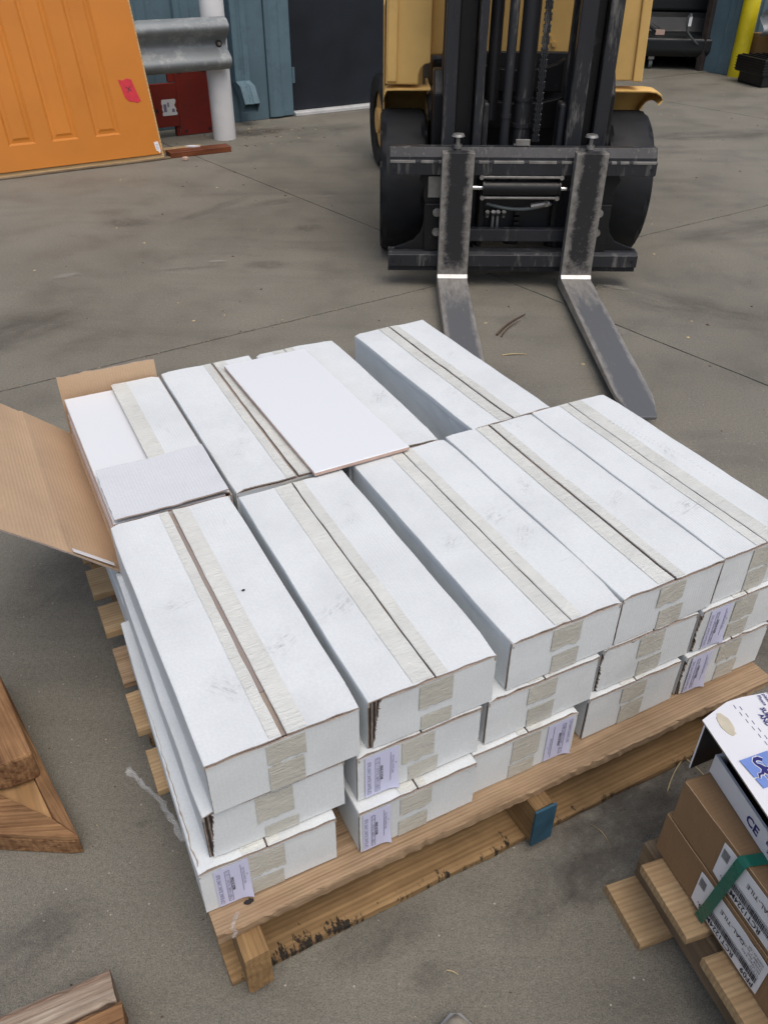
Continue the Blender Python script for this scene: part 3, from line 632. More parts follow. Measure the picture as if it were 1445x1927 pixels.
MB().box(-0.23, 0.46, -0.23, 0.23, 0.10, 0.24).build('lid', 'black_plastic_and_shade', cb, bevel=0.010)
rb_ = MB()
for k in range(5): rb_.box(-0.235, 0.465, -0.236, 0.236, 0.118 + k * 0.024, 0.124 + k * 0.024)
for k in range(9): rb_.box(-0.20 + k * 0.075, -0.19 + k * 0.075, -0.20, 0.20, 0.238, 0.250)
rb_.build('ribs', 'black_plastic_and_shade', cb)
lt = MB(); lt.prism([(-0.06, 0.09), (0.06, 0.09), (0.04, 0.05), (-0.04, 0.05)], 1, -0.245, -0.21); lt.build('latch', 'black_plastic_and_shade', cb)
bx = empty('cardboard_carton', (3.98, 9.50, 0), radians(22)); tag(bx, 'brown cardboard carton standing behind the black crate', 'carton')
MB().box(-0.25, 0.25, -0.16, 0.16, 0, 0.385).build('body', 'kraft_dark', bx, bevel=0.004)
MB().box(-0.25, 0.25, -0.03, 0.03, 0.386, 0.388).build('tape', 'tape_front', bx)

# ================================================================== FORKLIFT
fk = empty('forklift', (0.56, 4.6, 0)); tag(fk, 'yellow forklift with black mast and lowered forks facing the pallet', 'forklift')
FO = Vector((0.56, 4.6, 0))
def FP(mb, name, mat, bevel=0.0, smooth=False, par=None, seg=2, loc=None):
    """meshes are written in world metres and shifted into the forklift's frame"""
    mb.v = [(x - FO.x, y - FO.y, z) for x, y, z in mb.v]
    return mb.build(name, mat, par or fk, bevel=bevel, smooth=smooth, seg=seg)
def fork(xc):
    f = empty('fork', (xc - FO.x, 3.41 - FO.y, 0)); f.parent = fk
    hw = 0.0635
    s_ = MB(); s_.box(-hw, hw, 0.0, 0.046, 0.066, 0.558); s_.build('shank', 'fork_shank', f, bevel=0.002)
    b = MB(); n = 24; vs = []; fs = []
    for i in range(n + 1):
        tt = i / n; y = 0.045 - tt * 1.225
        top = 0.060 - 0.010 * tt; bot = 0.012 + 0.026 * tt
        w = hw if tt < 0.86 else hw * (1 - 0.42 * ((tt - 0.86) / 0.14) ** 1.5)
        vs += [(-w, y, bot), (w, y, bot), (w, y, top), (-w, y, top)]
    for i in range(n):
        for k in range(4): fs.append((i * 4 + k, i * 4 + (k + 1) % 4, i * 4 + 4 + (k + 1) % 4, i * 4 + 4 + k))
    fs += [(0, 1, 2, 3), (n * 4, n * 4 + 1, n * 4 + 2, n * 4 + 3)]
    b.add(vs, fs); b.build('blade', 'fork_blade', f, bevel=0.003)
    w = MB(); w.prism([(0.004, 0.058), (-0.018, 0.0606), (-0.011, 0.067), (-0.003, 0.074), (0.004, 0.076)], 0, -hw - 0.002, hw + 0.002); w.build('heel_weld', 'polished', f, bevel=0.003)
    p = MB(); p.cyl((0, 0.07, 0.55), (0, 0.07, 0.605), 0.008, 12); p.cyl((0, 0.07, 0.605), (0, 0.07, 0.614), 0.026, 20, 0.022); p.cyl((0, 0.07, 0.56), (0, 0.07, 0.575), 0.016, 14)
    p.build('locking_pin', 'steel_dull', f, smooth=True)
fork(0.2835); fork(0.8095)
# carriage
ub = MB(); ub.prism([(3.46, 0.463), (3.46, 0.513), (3.475, 0.516), (3.475, 0.528), (3.495, 0.562), (3.535, 0.562), (3.535, 0.463)], 0, 0.013, 1.084)
FP(ub, 'upper_fork_bar', 'mast_steel', 0.002)
lip = MB()
x = 0.016
for wd in (0.10, 0.05, 0.035): 
    lip = MB(); lip.box(x, x + wd, 3.4585, 3.476, 0.508, 0.517); x += wd + 0.022; FP(lip, 'bar_tooth', 'steel_dull', 0.001)
for x, wd in ((0.37, 0.04), (0.43, 0.12), (0.57, 0.11), (0.70, 0.04), (0.90, 0.02), (0.935, 0.035), (0.985, 0.094)):
    lip = MB(); lip.box(x, x + wd, 3.4585, 3.476, 0.508, 0.517); FP(lip, 'bar_tooth', 'steel_dull', 0.001)
hl = MB()
for x in (0.032, 1.064): hl.cyl((x, 3.4605, 0.486), (x, 3.458, 0.486), 0.007, 14)
for x in (0.032, 1.050): hl.cyl((x, 3.4605, 0.118), (x, 3.448, 0.118), 0.007, 14)
FP(hl, 'bar_hole', 'dark')
lb = MB(); lb.prism([(3.45, 0.093), (3.45, 0.142), (3.468, 0.152), (3.53, 0.152), (3.53, 0.068), (3.47, 0.068), (3.47, 0.091)], 0, 0.010, 1.072)
FP(lb, 'lower_fork_bar', 'mast_steel', 0.002)
for sgn, x_in in ((1, 0.0), (-1, 0.0)):
    pl_ = [(0.155, 0.47), (0.27, 0.47), (0.27, 0.15), (0.07, 0.15), (0.035, 0.158), (0.075, 0.172), (0.118, 0.190), (0.146, 0.222), (0.158, 0.262), (0.161, 0.345), (0.155, 0.365), (0.158, 0.40), (0.135, 0.44)]
    if sgn < 0: pl_ = [(1.094 - a_, b_) for a_, b_ in pl_]
    q = MB(); q.prism(pl_, 1, 3.495, 3.515); FP(q, 'side_plate', 'black_steel', 0.002)
    x0_, x1_ = (0.161, 0.27) if sgn > 0 else (0.824, 0.933)
    q = MB(); q.box(x0_, x1_, 3.478, 3.493, 0.152, 0.345); FP(q, 'gusset', 'black_steel', 0.003)
    for z in (0.312, 0.232):
        xb = 0.211 if sgn > 0 else 0.884
        q = MB(); q.cyl((xb, 3.478, z), (xb, 3.470, z), 0.017, 18); q.cyl((xb, 3.470, z), (xb, 3.458, z), 0.013, 6); FP(q, 'bolt', 'steel_dull')
dp = MB(); dp.box(0.172, 0.232, 3.4915, 3.4945, 0.367, 0.450); dpo = FP(dp, 'data_plate', 'steel_dull', 0.001)
# side-shift cylinder, guards, rods
q = MB(); q.cyl((0.40, 3.475, 0.412), (0.70, 3.475, 0.412), 0.029, 24); q.cyl((0.392, 3.475, 0.412), (0.40, 3.475, 0.412), 0.033, 24); q.cyl((0.70, 3.475, 0.412), (0.708, 3.475, 0.412), 0.033, 24); FP(q, 'side_shift_cylinder', 'black_steel', smooth=True)
q = MB(); q.cyl((0.345, 3.475, 0.412), (0.392, 3.475, 0.412), 0.0095, 14); FP(q, 'cylinder_rod', 'chrome', smooth=True)
q = MB(); q.cyl((0.708, 3.475, 0.410), (0.735, 3.475, 0.410), 0.0095, 14); q.cyl((0.735, 3.475, 0.410), (0.748, 3.475, 0.410), 0.0095, 14, 0.004); FP(q, 'cylinder_rod', 'chrome', smooth=True)
for z, a0, a1 in ((0.452, 0.385, 0.708), (0.372, 0.392, 0.698)):
    q = MB(); q.box(a0, a1, 3.455, 3.495, z, z + 0.009); FP(q, 'cylinder_guard', 'steel_dull', 0.002)
    for x in (a0, a1):
        q = MB(); q.cyl((x, 3.47, z + 0.004), (x, 3.452, z + 0.004), 0.009, 8); FP(q, 'bolt', 'steel_dull')
q = MB(); pts = [(0.415 + 0.27 * k / 14, 3.49, 0.345 - 0.022 * sin(pi * k / 14)) for k in range(15)]; q.tube(pts, 0.007, 8); FP(q, 'hydraulic_hose', 'hose', smooth=True)
q = MB(); q.cyl((0.60, 3.488, 0.336), (0.675, 3.485, 0.350), 0.011, 8); q.cyl((0.655, 3.484, 0.346), (0.668, 3.484, 0.349), 0.014, 6); FP(q, 'hose_fitting', 'steel_dull')
for k, x in enumerate((0.43, 0.455, 0.475, 0.50)):
    q = MB(); q.cyl((x, 3.56, 0.205 if k in (1, 2) else 0.27), (x, 3.56, 0.285), 0.0075, 10); q.cyl((x, 3.56, 0.280), (x, 3.55, 0.295), 0.010, 6); FP(q, 'hose_fitting', 'polished' if k in (1, 2) else 'steel_dull')
q = MB(); q.box(0.345, 0.76, 3.50, 3.54, 0.185, 0.236); FP(q, 'cross_beam', 'mast_steel', 0.003)
q = MB(); q.box(0.40, 0.715, 3.585, 3.60, 0.20, 0.36); FP(q, 'valve_plate', 'dark', 0.003)
for k in range(4):
    q = MB(); q.box(0.545, 0.57, 3.55, 3.584, 0.215 + k * 0.022, 0.229 + k * 0.022); FP(q, 'valve_block', 'black_steel', 0.002)
for x in (0.39, 0.70):
    q = MB(); q.box(x, x + 0.022, 3.54, 3.60, 0.15, 0.46); FP(q, 'carriage_upright', 'black_steel', 0.003)
q = MB(); q.box(0.512, 0.575, 3.505, 3.545, 0.5625, 0.566); q.box(0.515, 0.572, 3.50, 3.512, 0.566, 0.590); FP(q, 'chain_anchor', 'steel_dull', 0.002)
# mast rails: two flanged channels a side, webs set back
MT = 2.15
for nm, x0_, x1_, y0_, y1_ in (('outer_rail', 0.226, 0.279, 3.62, 3.66), ('inner_rail', 0.352, 0.386, 3.60, 3.64), ('inner_rail', 0.731, 0.796, 3.60, 3.64), ('outer_rail', 0.844, 0.899, 3.62, 3.66)):
    q = MB(); q.box(x0_, x1_, y0_, y1_, 0.10, MT); 
    xm = (x0_ + x1_) / 2; q.box(xm - 0.010, xm + 0.010, y1_ + 0.0005, y1_ + 0.10, 0.10, MT)
    q.box(x0_, x1_, y1_ + 0.101, y1_ + 0.135, 0.10, MT)
    FP(q, nm, 'mast_steel', 0.006, seg=3)
for x0_, x1_ in ((0.281, 0.350), (0.798, 0.842)):
    q = MB(); q.box(x0_, x1_, 3.664, 3.70, 0.12, MT); FP(q, 'rail_web', 'black_steel', 0.004)
for x0_, x1_ in ((0.388, 0.415), (0.70, 0.729)):
    q = MB(); q.box(x0_, x1_, 3.63, 3.72, 0.12, 0.70); FP(q, 'roller_bracket', 'mast_steel', 0.012, seg=3)
q = MB(); q.cyl((0.56, 3.70, 0.12), (0.56, 3.70, 1.75), 0.036, 28); q.cyl((0.56, 3.70, 0.60), (0.56, 3.70, 0.615), 0.040, 28); q.cyl((0.56, 3.70, 0.70), (0.56, 3.70, 0.712), 0.040, 28); FP(q, 'lift_cylinder', 'mast_steel', smooth=True)
q = MB(); q.cyl((0.487, 3.66, 0.30), (0.487, 3.66, 1.75), 0.019, 20); q.cyl((0.487, 3.66, 0.64), (0.487, 3.66, 0.655), 0.022, 20); FP(q, 'hose_tube', 'mast_steel', smooth=True)
q = MB(); q.cyl((0.432, 3.74, 0.62), (0.432, 3.74, 1.75), 0.026, 16); FP(q, 'hose_tube', 'dark', smooth=True)
chn = MB(); zz = 0.56; k = 0
while zz < 1.75:
    for xo in ((-0.0105, -0.0035, 0.0035, 0.0105) if k % 2 == 0 else (-0.007, 0.0, 0.007)):
        chn.box(0.612 + xo - 0.0022, 0.612 + xo + 0.0022, 3.617, 3.637, zz - 0.002, zz + 0.0215)
    chn.cyl((0.597, 3.627, zz + 0.001), (0.627, 3.627, zz + 0.001), 0.0045, 6)
    zz += 0.0195; k += 1
FP(chn, 'lift_chain', 'mast_steel')
# cross members behind the mast
for (z0_, z1_, yy, dip) in ((0.56, 0.665, 3.86, 0.02), (0.69, 0.79, 3.95, 0.03)):
    poly = [(0.37, z0_), (0.76, z0_), (0.76, z1_ + 0.03)] + [(0.76 - 0.39 * t_ / 12, z1_ + 0.035 - (dip + 0.02) * sin(pi * t_ / 12) ** 0.5) for t_ in range(1, 12)] + [(0.37, z1_ + 0.03)]
    q = MB(); q.prism(poly, 1, yy, yy + 0.05); FP(q, 'cross_member', 'black_steel', 0.004)
q = MB(); q.box(0.24, 0.89, 4.02, 4.06, 0.10, 0.835); FP(q, 'front_frame', 'dark', 0.004)
q = MB(); q.box(0.24, 0.30, 3.76, 4.02, 0.16, 0.56); q.box(0.82, 0.88, 3.76, 4.02, 0.16, 0.56); FP(q, 'mast_pivot', 'dark', 0.01)
for x0_, x1_ in ((0.19, 0.235), (0.902, 0.935)):
    poly = [(3.70, 0.50), (3.70, 0.72), (3.76, 0.80), (3.84, 0.80), (3.84, 0.50)]
    q = MB(); q.prism(poly, 0, x0_, x1_); FP(q, 'tilt_bracket', 'black_steel', 0.008)
for x in (0.205, 0.92):
    q = MB(); q.cyl((x, 3.80, 0.62), (x, 4.1, 0.66), 0.03, 16); FP(q, 'tilt_cylinder', 'dark', smooth=True)
# cowl
q = MB(); q.box(0.19, 0.94, 4.075, 4.10, 0.815, 1.32); cw = FP(q, 'cowl_panel', 'yellow', 0.006)
for x, z in ((0.70, 0.885), (0.695, 0.985), (0.71, 1.085), (0.725, 0.86)):
    q = MB(); q.cyl((x, 4.075, z), (x, 4.066, z), 0.012, 6); FP(q, 'cowl_bolt', 'yellow', par=fk)
def fender_panel(pts, y0_, y1_, nm='cowl_side'):
    q = MB(); q.prism(pts, 1, y0_, y1_); return FP(q, nm, 'yellow', 0.005)
fender_panel([(-0.006, 0.715), (0.135, 0.715), (0.137, 0.752), (0.146, 0.776), (0.163, 0.792), (0.186, 0.797), (0.186, 1.36), (-0.0, 1.36)], 3.965, 4.06)
fender_panel([(0.0, 0.725), (0.042, 0.725), (0.050, 1.36), (0.01, 1.36)], 3.953, 3.964, 'cowl_strip')
fender_panel([(0.945, 0.735), (1.10, 0.735), (1.075, 1.36), (0.945, 1.36)], 3.965, 4.06)
fender_panel([(1.062, 0.732), (1.103, 0.732), (1.078, 1.36), (1.036, 1.36)], 3.953, 3.964, 'cowl_strip')
# fenders: curved sheets over the front wheels
def fender_sheet(xs_):
    rows = []
    for k in range(19):
        a_ = radians(100 - 92 * k / 18)          # from just ahead of the top, back over the wheel
        rows.append([(x - FO.x, 4.02 + 0.385 * cos(a_) - FO.y, 0.318 + 0.385 * sin(a_) + dz) for x, dz in xs_])
    return sheet('fender', rows, 0.005, ['yellow'] * 3, fk, up=(0, 0, 1))
fender_sheet([(-0.012, -0.05), (-0.012, -0.02), (-0.008, -0.008), (0.002, -0.001), (0.03, 0), (0.10, 0), (0.19, 0)])
fender_sheet([(0.94, 0), (1.05, 0.0), (1.14, 0.0), (1.175, -0.004), (1.20, -0.018), (1.205, -0.036), (1.19, -0.054)])
q = MB(); q.box(-0.017, -0.010, 4.10, 4.9, 0.28, 1.0); FP(q, 'side_skirt', 'yellow', 0.002)
q = MB(); q.box(0.945, 0.955, 4.03, 4.25, 0.45, 0.70); q.box(0.178, 0.188, 4.03, 4.25, 0.45, 0.70); FP(q, 'wheel_well', 'yellow')
# wheels
def wheel(xc, yc, r, w, steer=0.0, notch=True):
    wh = empty('wheel', (xc - FO.x, yc - FO.y, r), steer); wh.parent = fk
    n = 72; mb = MB(); prof = [(r * 0.62, -w / 2 + 0.012), (r * 0.93, -w / 2), (r * 0.985, -w / 2 + 0.010), (r, -w / 2 + 0.028), (r, 0), (r, w / 2 - 0.028), (r * 0.985, w / 2 - 0.010), (r * 0.93, w / 2), (r * 0.62, w / 2 - 0.012)]
    vs = []; fs = []
    for i in range(n):
        t_ = 2 * pi * i / n
        for k, (q_, x_) in enumerate(prof):
            rr__ = q_
            if notch and k in (2, 6) : rr__ = q_ * (0.945 if (i // 2) % 3 == 0 else 1.0)
            vs.append((x_, rr__ * cos(t_), rr__ * sin(t_)))
    m_k = len(prof)
    for i in range(n):
        for k in range(m_k):
            fs.append((i * m_k + k, i * m_k + (k + 1) % m_k, ((i + 1) % n) * m_k + (k + 1) % m_k, ((i + 1) % n) * m_k + k))
    mb.add(vs, fs); mb.build('tyre', 'rubber', wh, smooth=True)
    rm = MB(); rm.cyl((-w / 2 + 0.03, 0, 0), (w / 2 - 0.03, 0, 0), r * 0.63, 40); rm.cyl((-w / 2 + 0.005, 0, 0), (w / 2 - 0.005, 0, 0), r * 0.28, 24); rm.build('rim', 'yellow', wh)
wheel(0.075, 4.0, 0.305, 0.205); wheel(1.058, 4.0, 0.305, 0.205)
wheel(0.02, 5.65, 0.265, 0.18, radians(10)); wheel(1.12, 5.65, 0.265, 0.18, radians(10))
q = MB(); q.cyl((0.18, 4.0, 0.305), (0.99, 4.0, 0.305), 0.07, 16); FP(q, 'axle', 'dark', smooth=True)
# chassis, counterweight, seat, overhead guard (mostly above the frame)
q = MB(); q.box(0.20, 0.93, 4.11, 5.9, 0.20, 0.80); FP(q, 'chassis', 'dark', 0.02)
q = MB(); q.prism([(5.15, 0.30), (5.15, 1.02), (6.0, 1.0), (6.15, 0.85), (6.15, 0.45), (5.98, 0.30)], 0, 0.13, 1.01); FP(q, 'counterweight', 'yellow', 0.05, seg=3)
q = MB(); q.box(0.18, 0.95, 4.5, 5.14, 0.805, 1.0); FP(q, 'engine_hood', 'yellow', 0.03)
q = MB(); q.box(0.33, 0.80, 4.62, 5.06, 1.003, 1.12); q.box(0.33, 0.80, 5.0, 5.12, 1.12, 1.55); FP(q, 'seat', 'black_plastic_and_shade', 0.04, seg=3)
for x, y in ((0.03, 4.07), (1.05, 4.07), (0.14, 5.35), (0.96, 5.35)):
    q = MB(); q.box(x, x + 0.05, y, y + 0.06, 1.0, 2.1); FP(q, 'guard_post', 'yellow', 0.006)
q = MB()
for k in range(4): q.box(0.20 + k * 0.23, 0.22 + k * 0.23, 4.111, 5.359, 2.115, 2.135)
q.box(0.03, 1.1, 4.05, 4.11, 2.10, 2.145); q.box(0.03, 1.1, 5.36, 5.42, 2.10, 2.145)
FP(q, 'overhead_guard', 'yellow', 0.004)
q = MB(); q.cyl((0.56, 4.25, 0.85), (0.56, 4.40, 1.25), 0.02, 12); FP(q, 'steering_column', 'dark')
q = MB(); pts = [(0.56 + 0.17 * cos(2 * pi * k / 24), 4.41 + 0.06 * sin(2 * pi * k / 24), 1.27 + 0.155 * sin(2 * pi * k / 24)) for k in range(25)]; q.tube(pts, 0.013, 8); FP(q, 'steering_wheel', 'black_plastic_and_shade', smooth=True)

# ================================================================== MAIN PALLET
pal = empty('pallet', UV(0.057, 0.612, 0), PA); tag(pal, 'reddish oak pallet carrying the stacked white tile boxes', 'pallet')
# local: x = u-0.057 (0..1.09), y = v-0.612
PT = 0.135
rng = random.Random(4)
def deck(v0, v1, mat='wood_deck', zt=PT, T=0.019, x0=0.0, x1=1.09, seed=0, rough=0.0022):
    return plank('deck_board', x1 - x0, v1 - v0, T, mat, pal, seed=seed, rough=rough, loc=((x0 + x1) / 2, (v0 + v1) / 2 - 0.612, zt - T), n=110)
deck(0.618, 0.765, seed=1, x0=0.0, rough=0.0038, T=0.022)
for k, (a_, b_) in enumerate(((0.895, 0.985), (1.030, 1.128), (1.155, 1.256), (1.304, 1.393), (1.431, 1.521), (1.565, 1.655), (1.69, 1.80))):
    deck(a_, b_, ['wood_pale', 'wood_pale', 'wood_deck', 'wood_pale', 'wood_pale', 'wood_pale', 'wood_deck'][k], seed=11 + k, x0=-0.016 + 0.008 * rng.random())
for k, (x, mat) in enumerate(((0.044, 'wood_bottom'), (0.550, 'wood_bottom'), (1.02, 'wood_bottom'))):
    s_ = plank('stringer', 1.215 if k else 1.235, 0.038, 0.094, mat, pal, seed=30 + k, rough=0.002, loc=(x, 0.59 if k else 0.585, 0.019), rot=(0, 0, pi / 2), n=40)
bp_ = MB(); bp_.box(0.529, 0.571, -0.0235, -0.0190, 0.020, 0.113); bp_.build('painted_end', 'blue_paint', pal)
for k, (a_, b_) in enumerate(((0.609, 0.76), (1.10, 1.20), (1.60, 1.72))):
    plank('bottom_board', 1.08, b_ - a_, 0.018, 'wood_scuffed', pal, seed=50 + k, rough=0.003, loc=(0.545, (a_ + b_) / 2 - 0.612, 0.0), n=40)
for (x, y) in ((0.058, 0.035), (0.585, 0.048), (1.03, 0.07)):
    vs = [(x + 0.007 * (1 + 0.6 * nz(k * 1.9, x * 9)) * cos(2 * pi * k / 14), y + 0.004 * (1 + 0.7 * nz(k * 2.3, y * 9)) * sin(2 * pi * k / 14), PT + 0.0022) for k in range(14)]
    MB().add(vs + [(a_, b_, PT - 0.004) for a_, b_, _ in vs], [tuple(range(14))] + [(i, (i + 1) % 14, 14 + (i + 1) % 14, 14 + i) for i in range(14)]).build('nail_stain', 'black_smudge', pal)

# ================================================================== WHITE TILE BOXES
BH = 0.1035
def box_label(root, x0, z0, w, h, yb, flip=False):
    """lavender label on the front, text running up the box"""
    P = []
    for i in range(7):
        P.append([(x0 + w * i / 6, yb - 0.0006 - (0.006 if (i == 6 and j == 0) else 0.0015 if (i >= 5 and j <= 1) else 0.0), z0 + h * j / 6) for j in range(7)])
    lb_ = sheet('label', P, 0.0004, ['label'] * 3, root, up=(0, -1, 0))
    Y = yb - 0.0010
    s = -1 if flip else 1
    X = lambda a_: x0 + (w * a_ if not flip else w * (1 - a_))
    up = (0, 0, s)
    def line(txt, frac, z, size, mat='ink_soft', bold=0.0, sx=1.0):
        o = Vector((X(frac), Y, z0 + h * (z if not flip else 1 - z)))
        text_mesh(txt, size, mat, lb_, basis(up, (-s, 0, 0), o), bold=bold, sx=sx)
    line('CDP BLANC BLANC S-MAT 8x20', 0.17, 0.06, 0.0085, sx=0.62)
    line('TONE M  CALIBRE  7Kg 20x50  L-1  4 A  P-2', 0.40, 0.10, 0.0055, sx=0.72)
    line('MADE IN SPAIN', 0.53, 0.33, 0.0065, 'ink', 0.0001, 0.72)
    line('FIRST QUALITY WALL TILE', 0.86, 0.38, 0.0048, sx=0.72); line('01', 0.95, 0.60, 0.0045)
    bar = MB()
    for fr in (0.30, 0.43): bar.box(X(fr) - 0.00035, X(fr) + 0.00035, Y - 0.0001, Y + 0.0001, z0 + h * 0.07, z0 + h * 0.90)
    for zf_ in (0.07, 0.20, 0.78, 0.90): bar.box(min(X(0.30), X(0.43)), max(X(0.30), X(0.43)), Y - 0.0001, Y + 0.0001, z0 + h * zf_ - 0.0003, z0 + h * zf_ + 0.0003)
    bar.box(X(0.76) - 0.0004, X(0.76) + 0.0004, Y - 0.0001, Y + 0.0001, z0 + h * 0.06, z0 + h * 0.92)
    bar.build('print', 'ink_soft', lb_)
    return lb_

def make_box(u, v, z, label, w=0.210, l=0.545, h=BH, rot=0.0, seam=0.003, seed=0, torn=0.0, lab=None, tape_x=0.0, ftape=True, clear=False, plain=False, group='white tile boxes stacked on the pallet', lid=True, gap=1.0):
    R = random.Random(seed * 13 + 5)
    root = empty('tile_box', UV(u + w / 2, v + l / 2, z), PA + radians(rot)); tag(root, label, 'box', group)
    sd = seed * 3.17
    # body
    nx, ny, nz_ = 6, 14, 5
    mb = MB()
    hx, y0_, y1_, zt = w / 2 - 0.0014, -l / 2 + 0.0045, l / 2 - 0.001, h - 0.006
    def grid(fn, n, m, mi):
        vs = [fn(i / n, j / m) for i in range(n + 1) for j in range(m + 1)]
        mb.add(vs, [(i * (m + 1) + j, (i + 1) * (m + 1) + j, (i + 1) * (m + 1) + j + 1, i * (m + 1) + j + 1) for i in range(n) for j in range(m)], mi)
    bul = lambda y, zz: 0.0016 * nz(y * 9 + sd, zz * 14) + 0.001 * nz(y * 30, zz * 30 + sd)
    for sgn in (-1, 1):
        grid(lambda a_, b_: (sgn * (hx + (bul(y0_ + (y1_ - y0_) * a_, b_ * h) if 0 < a_ < 1 and 0 < b_ < 1 else 0)), y0_ + (y1_ - y0_) * a_, zt * b_), ny, nz_, 0)
    grid(lambda a_, b_: (-hx + 2 * hx * a_, y1_, zt * b_), nx, nz_, 0)
    grid(lambda a_, b_: (-hx + 2 * hx * a_, y0_, zt * b_), nx, nz_, 1)
    grid(lambda a_, b_: (-hx + 2 * hx * a_, y0_ + (y1_ - y0_) * b_, zt), nx, ny, 2)
    grid(lambda a_, b_: (-hx + 2 * hx * a_, y0_ + (y1_ - y0_) * b_, 0.0), nx, ny, 0)
    mb.build('body', ['white_card', 'fluting', 'kraft_edge'], root, smooth=False)
    # front panel, its edge slightly ragged; torn boxes show the fluted core at the left corner
    P = []
    n, m = 22, (36 if torn else 14)
    for i in range(n + 1):
        col = []
        for j in range(m + 1):
            zz = 0.0015 + (h - 0.0062) * j / m
            le = -w / 2 + 0.0012 + 0.0012 * abs(nz(zz * 60, sd))
            if torn:
                f = j / m
                le += torn * (0.25 + 0.75 * abs(2 * f - 1) ** 0.8 if torn < 0.015 else (0.35 + 0.65 * f)) + 0.0035 * nz(zz * 130, sd + 4) + 0.0035 * nz(zz * 420, sd + 8)
            re = w / 2 - 0.0012 - 0.0010 * abs(nz(zz * 60, sd + 9))
            x = le + (re - le) * i / n
            top = (0.0026 * nz(x * 22, sd) - 0.0012) if j == m else 0
            y = -l / 2 - 0.0008 * nz(x * 16, zz * 18, sd) - (0.0008 if j == m else 0)
            if torn and i < 2: y += 0.0012
            col.append((x, y, zz + top))
        P.append(col)
    sheet('front_panel', P, 0.0028, ['white_card', 'kraft_edge', 'kraft_edge'], root, up=(0, -1, 0))
    if not lid: return root
    # top flaps
    def zf(x, y):
        e = (y + l / 2)
        b = -0.0018 * (1 - (2 * y / l) ** 2) * max(0.0, 1 - abs(x) / (w / 2)) + 0.0019 * nz(x * 13 + sd, y * 8) + 0.0005 * nz(x * 40, y * 30 + sd)
        lift = 0.0018 * math.exp(-e / 0.03) * (0.5 + nz(x * 18, sd))
        return h - 0.0006 + b + lift
    sx_ = R.uniform(-0.004, 0.004) + tape_x
    crush = {(sg, e): R.choice((0, 0.001, 0.003, 0.006)) for sg in (-1, 1) for e in (0, 1)}
    for sgn in (-1, 1):
        xs_ = [sx_ + sgn * (seam / 2)]
        edge = sgn * w / 2
        for f in (0.12, 0.3, 0.5, 0.7, 0.88): xs_.append(xs_[0] + (edge - sgn * 0.004 - xs_[0]) * f)
        rows = []
        n = 34
        drop = [(-0.0022, 0.0), (-0.0011, -0.0003), (-0.0003, -0.0011), (0.0, -0.0026), (0.0001, -0.0110)]
        for i in range(n + 1):
            t_ = i / n
            yb = -l / 2 + l * t_
            row = []
            for k, x in enumerate(xs_):
                y = yb
                if i == 0: y += 0.0022 * nz(x * 45, sd + sgn) + 0.0012 * nz(x * 160, sd) - 0.0006
                if i == n: y += 0.0020 * nz(x * 45, sd + 7)
                xx = x + (0.0009 * nz(y * 22, sd + sgn * 3) if k == 0 else 0)
                row.append((xx, y, zf(xx, y) + (0.0006 if k == 0 else 0)))
            for dx, dz in drop:
                x = edge + sgn * dx; y = yb
                if i == 0: y += 0.0010 * nz(x * 60, sd) - 0.0004
                cr = crush[(sgn, 0)] * max(0, 1 - i / 3) + crush[(sgn, 1)] * max(0, 1 - (n - i) / 3)
                row.append((x + sgn * (0.0012 * nz(yb * 10 + sd, 5) - 0.35 * cr), y, zf(edge, y) + dz - cr * 0.7))
            rows.append(row)
        sheet('flap', rows, 0.0026, ['white_card', 'kraft_edge', 'kraft_edge'], root, up=(sgn * 0.3, 0, 1))
    if not plain:
        for sgn in (-1, 1):
            tw = (R.uniform(0.026, 0.034) if (sgn < 0) != (seed % 4 == 3) else R.uniform(0.013, 0.022)); rows = []
            for i in range(31):
                y = -l / 2 + 0.0012 + (l - 0.003) * i / 30
                rows.append([(sx_ + sgn * (seam / 2 + 0.0007 + (tw + 0.0006 * nz(y * 60, sd)) * k / 4), y, zf(sx_ + sgn * (seam / 2 + tw * k / 4), y) + 0.0013 + 0.00045 * nz(y * 190, k * 0.7 + sd)) for k in range(5)])
            sheet('tape', rows, 0.0004, ['tape'] * 3, root, up=(0, 0, 1))
        if clear:
            rows = [[(sx_ + (seam / 2 + 0.0005) * k, y, h - 0.004 + 0.0004 * nz(y * 90, k)) for k in (-1, 0, 1)] for y in [l * 0.42 - i * 0.02 for i in range(22)] if y > -l / 2]
            sheet('clear_tape', rows, 0.0003, ['clear_tape'] * 3, root, up=(0, 0, 1))
    if ftape:
        def ft(x0, x1, z0, z1, rag, mat='tape_front'):
            rows = []
            for i in range(9):
                x = x0 + (x1 - x0) * i / 8; col = []
                for j in range(9):
                    zz = z0 + (z1 - z0) * j / 8
                    if j == 0: zz += rag * nz(x * 120, sd + 2) + rag * 0.8 * (i / 8 - 0.5) * R.choice((-1, 1)) * 0.2
                    col.append((x + 0.0004 * nz(zz * 90, sd), -l / 2 - 0.0016 - 0.0005 * nz(x * 80, zz * 80, sd), zz))
                rows.append(col)
            sheet('tape', rows, 0.0004, [mat] * 3, root, up=(0, -1, 0))
        c_ = sx_ + R.uniform(-0.004, 0.004)
        zc = h * R.uniform(0.36, 0.55) * gap
        ft(c_ - 0.027, c_ + 0.027, zc, h - 0.0085, 0.008)
        off = R.uniform(-0.006, 0.010)
        ft(c_ - 0.025 + off, c_ + 0.025 + off, 0.0015, zc - R.uniform(0.004, 0.016), 0.0) if zc > 0.02 else None
    BOX[seed] = (root, w, l, h)
    if lab:
        x0, lw, flip = lab
        box_label(root, x0, 0.004, lw, h - 0.012, -l / 2 - 0.0012, flip)
    return root

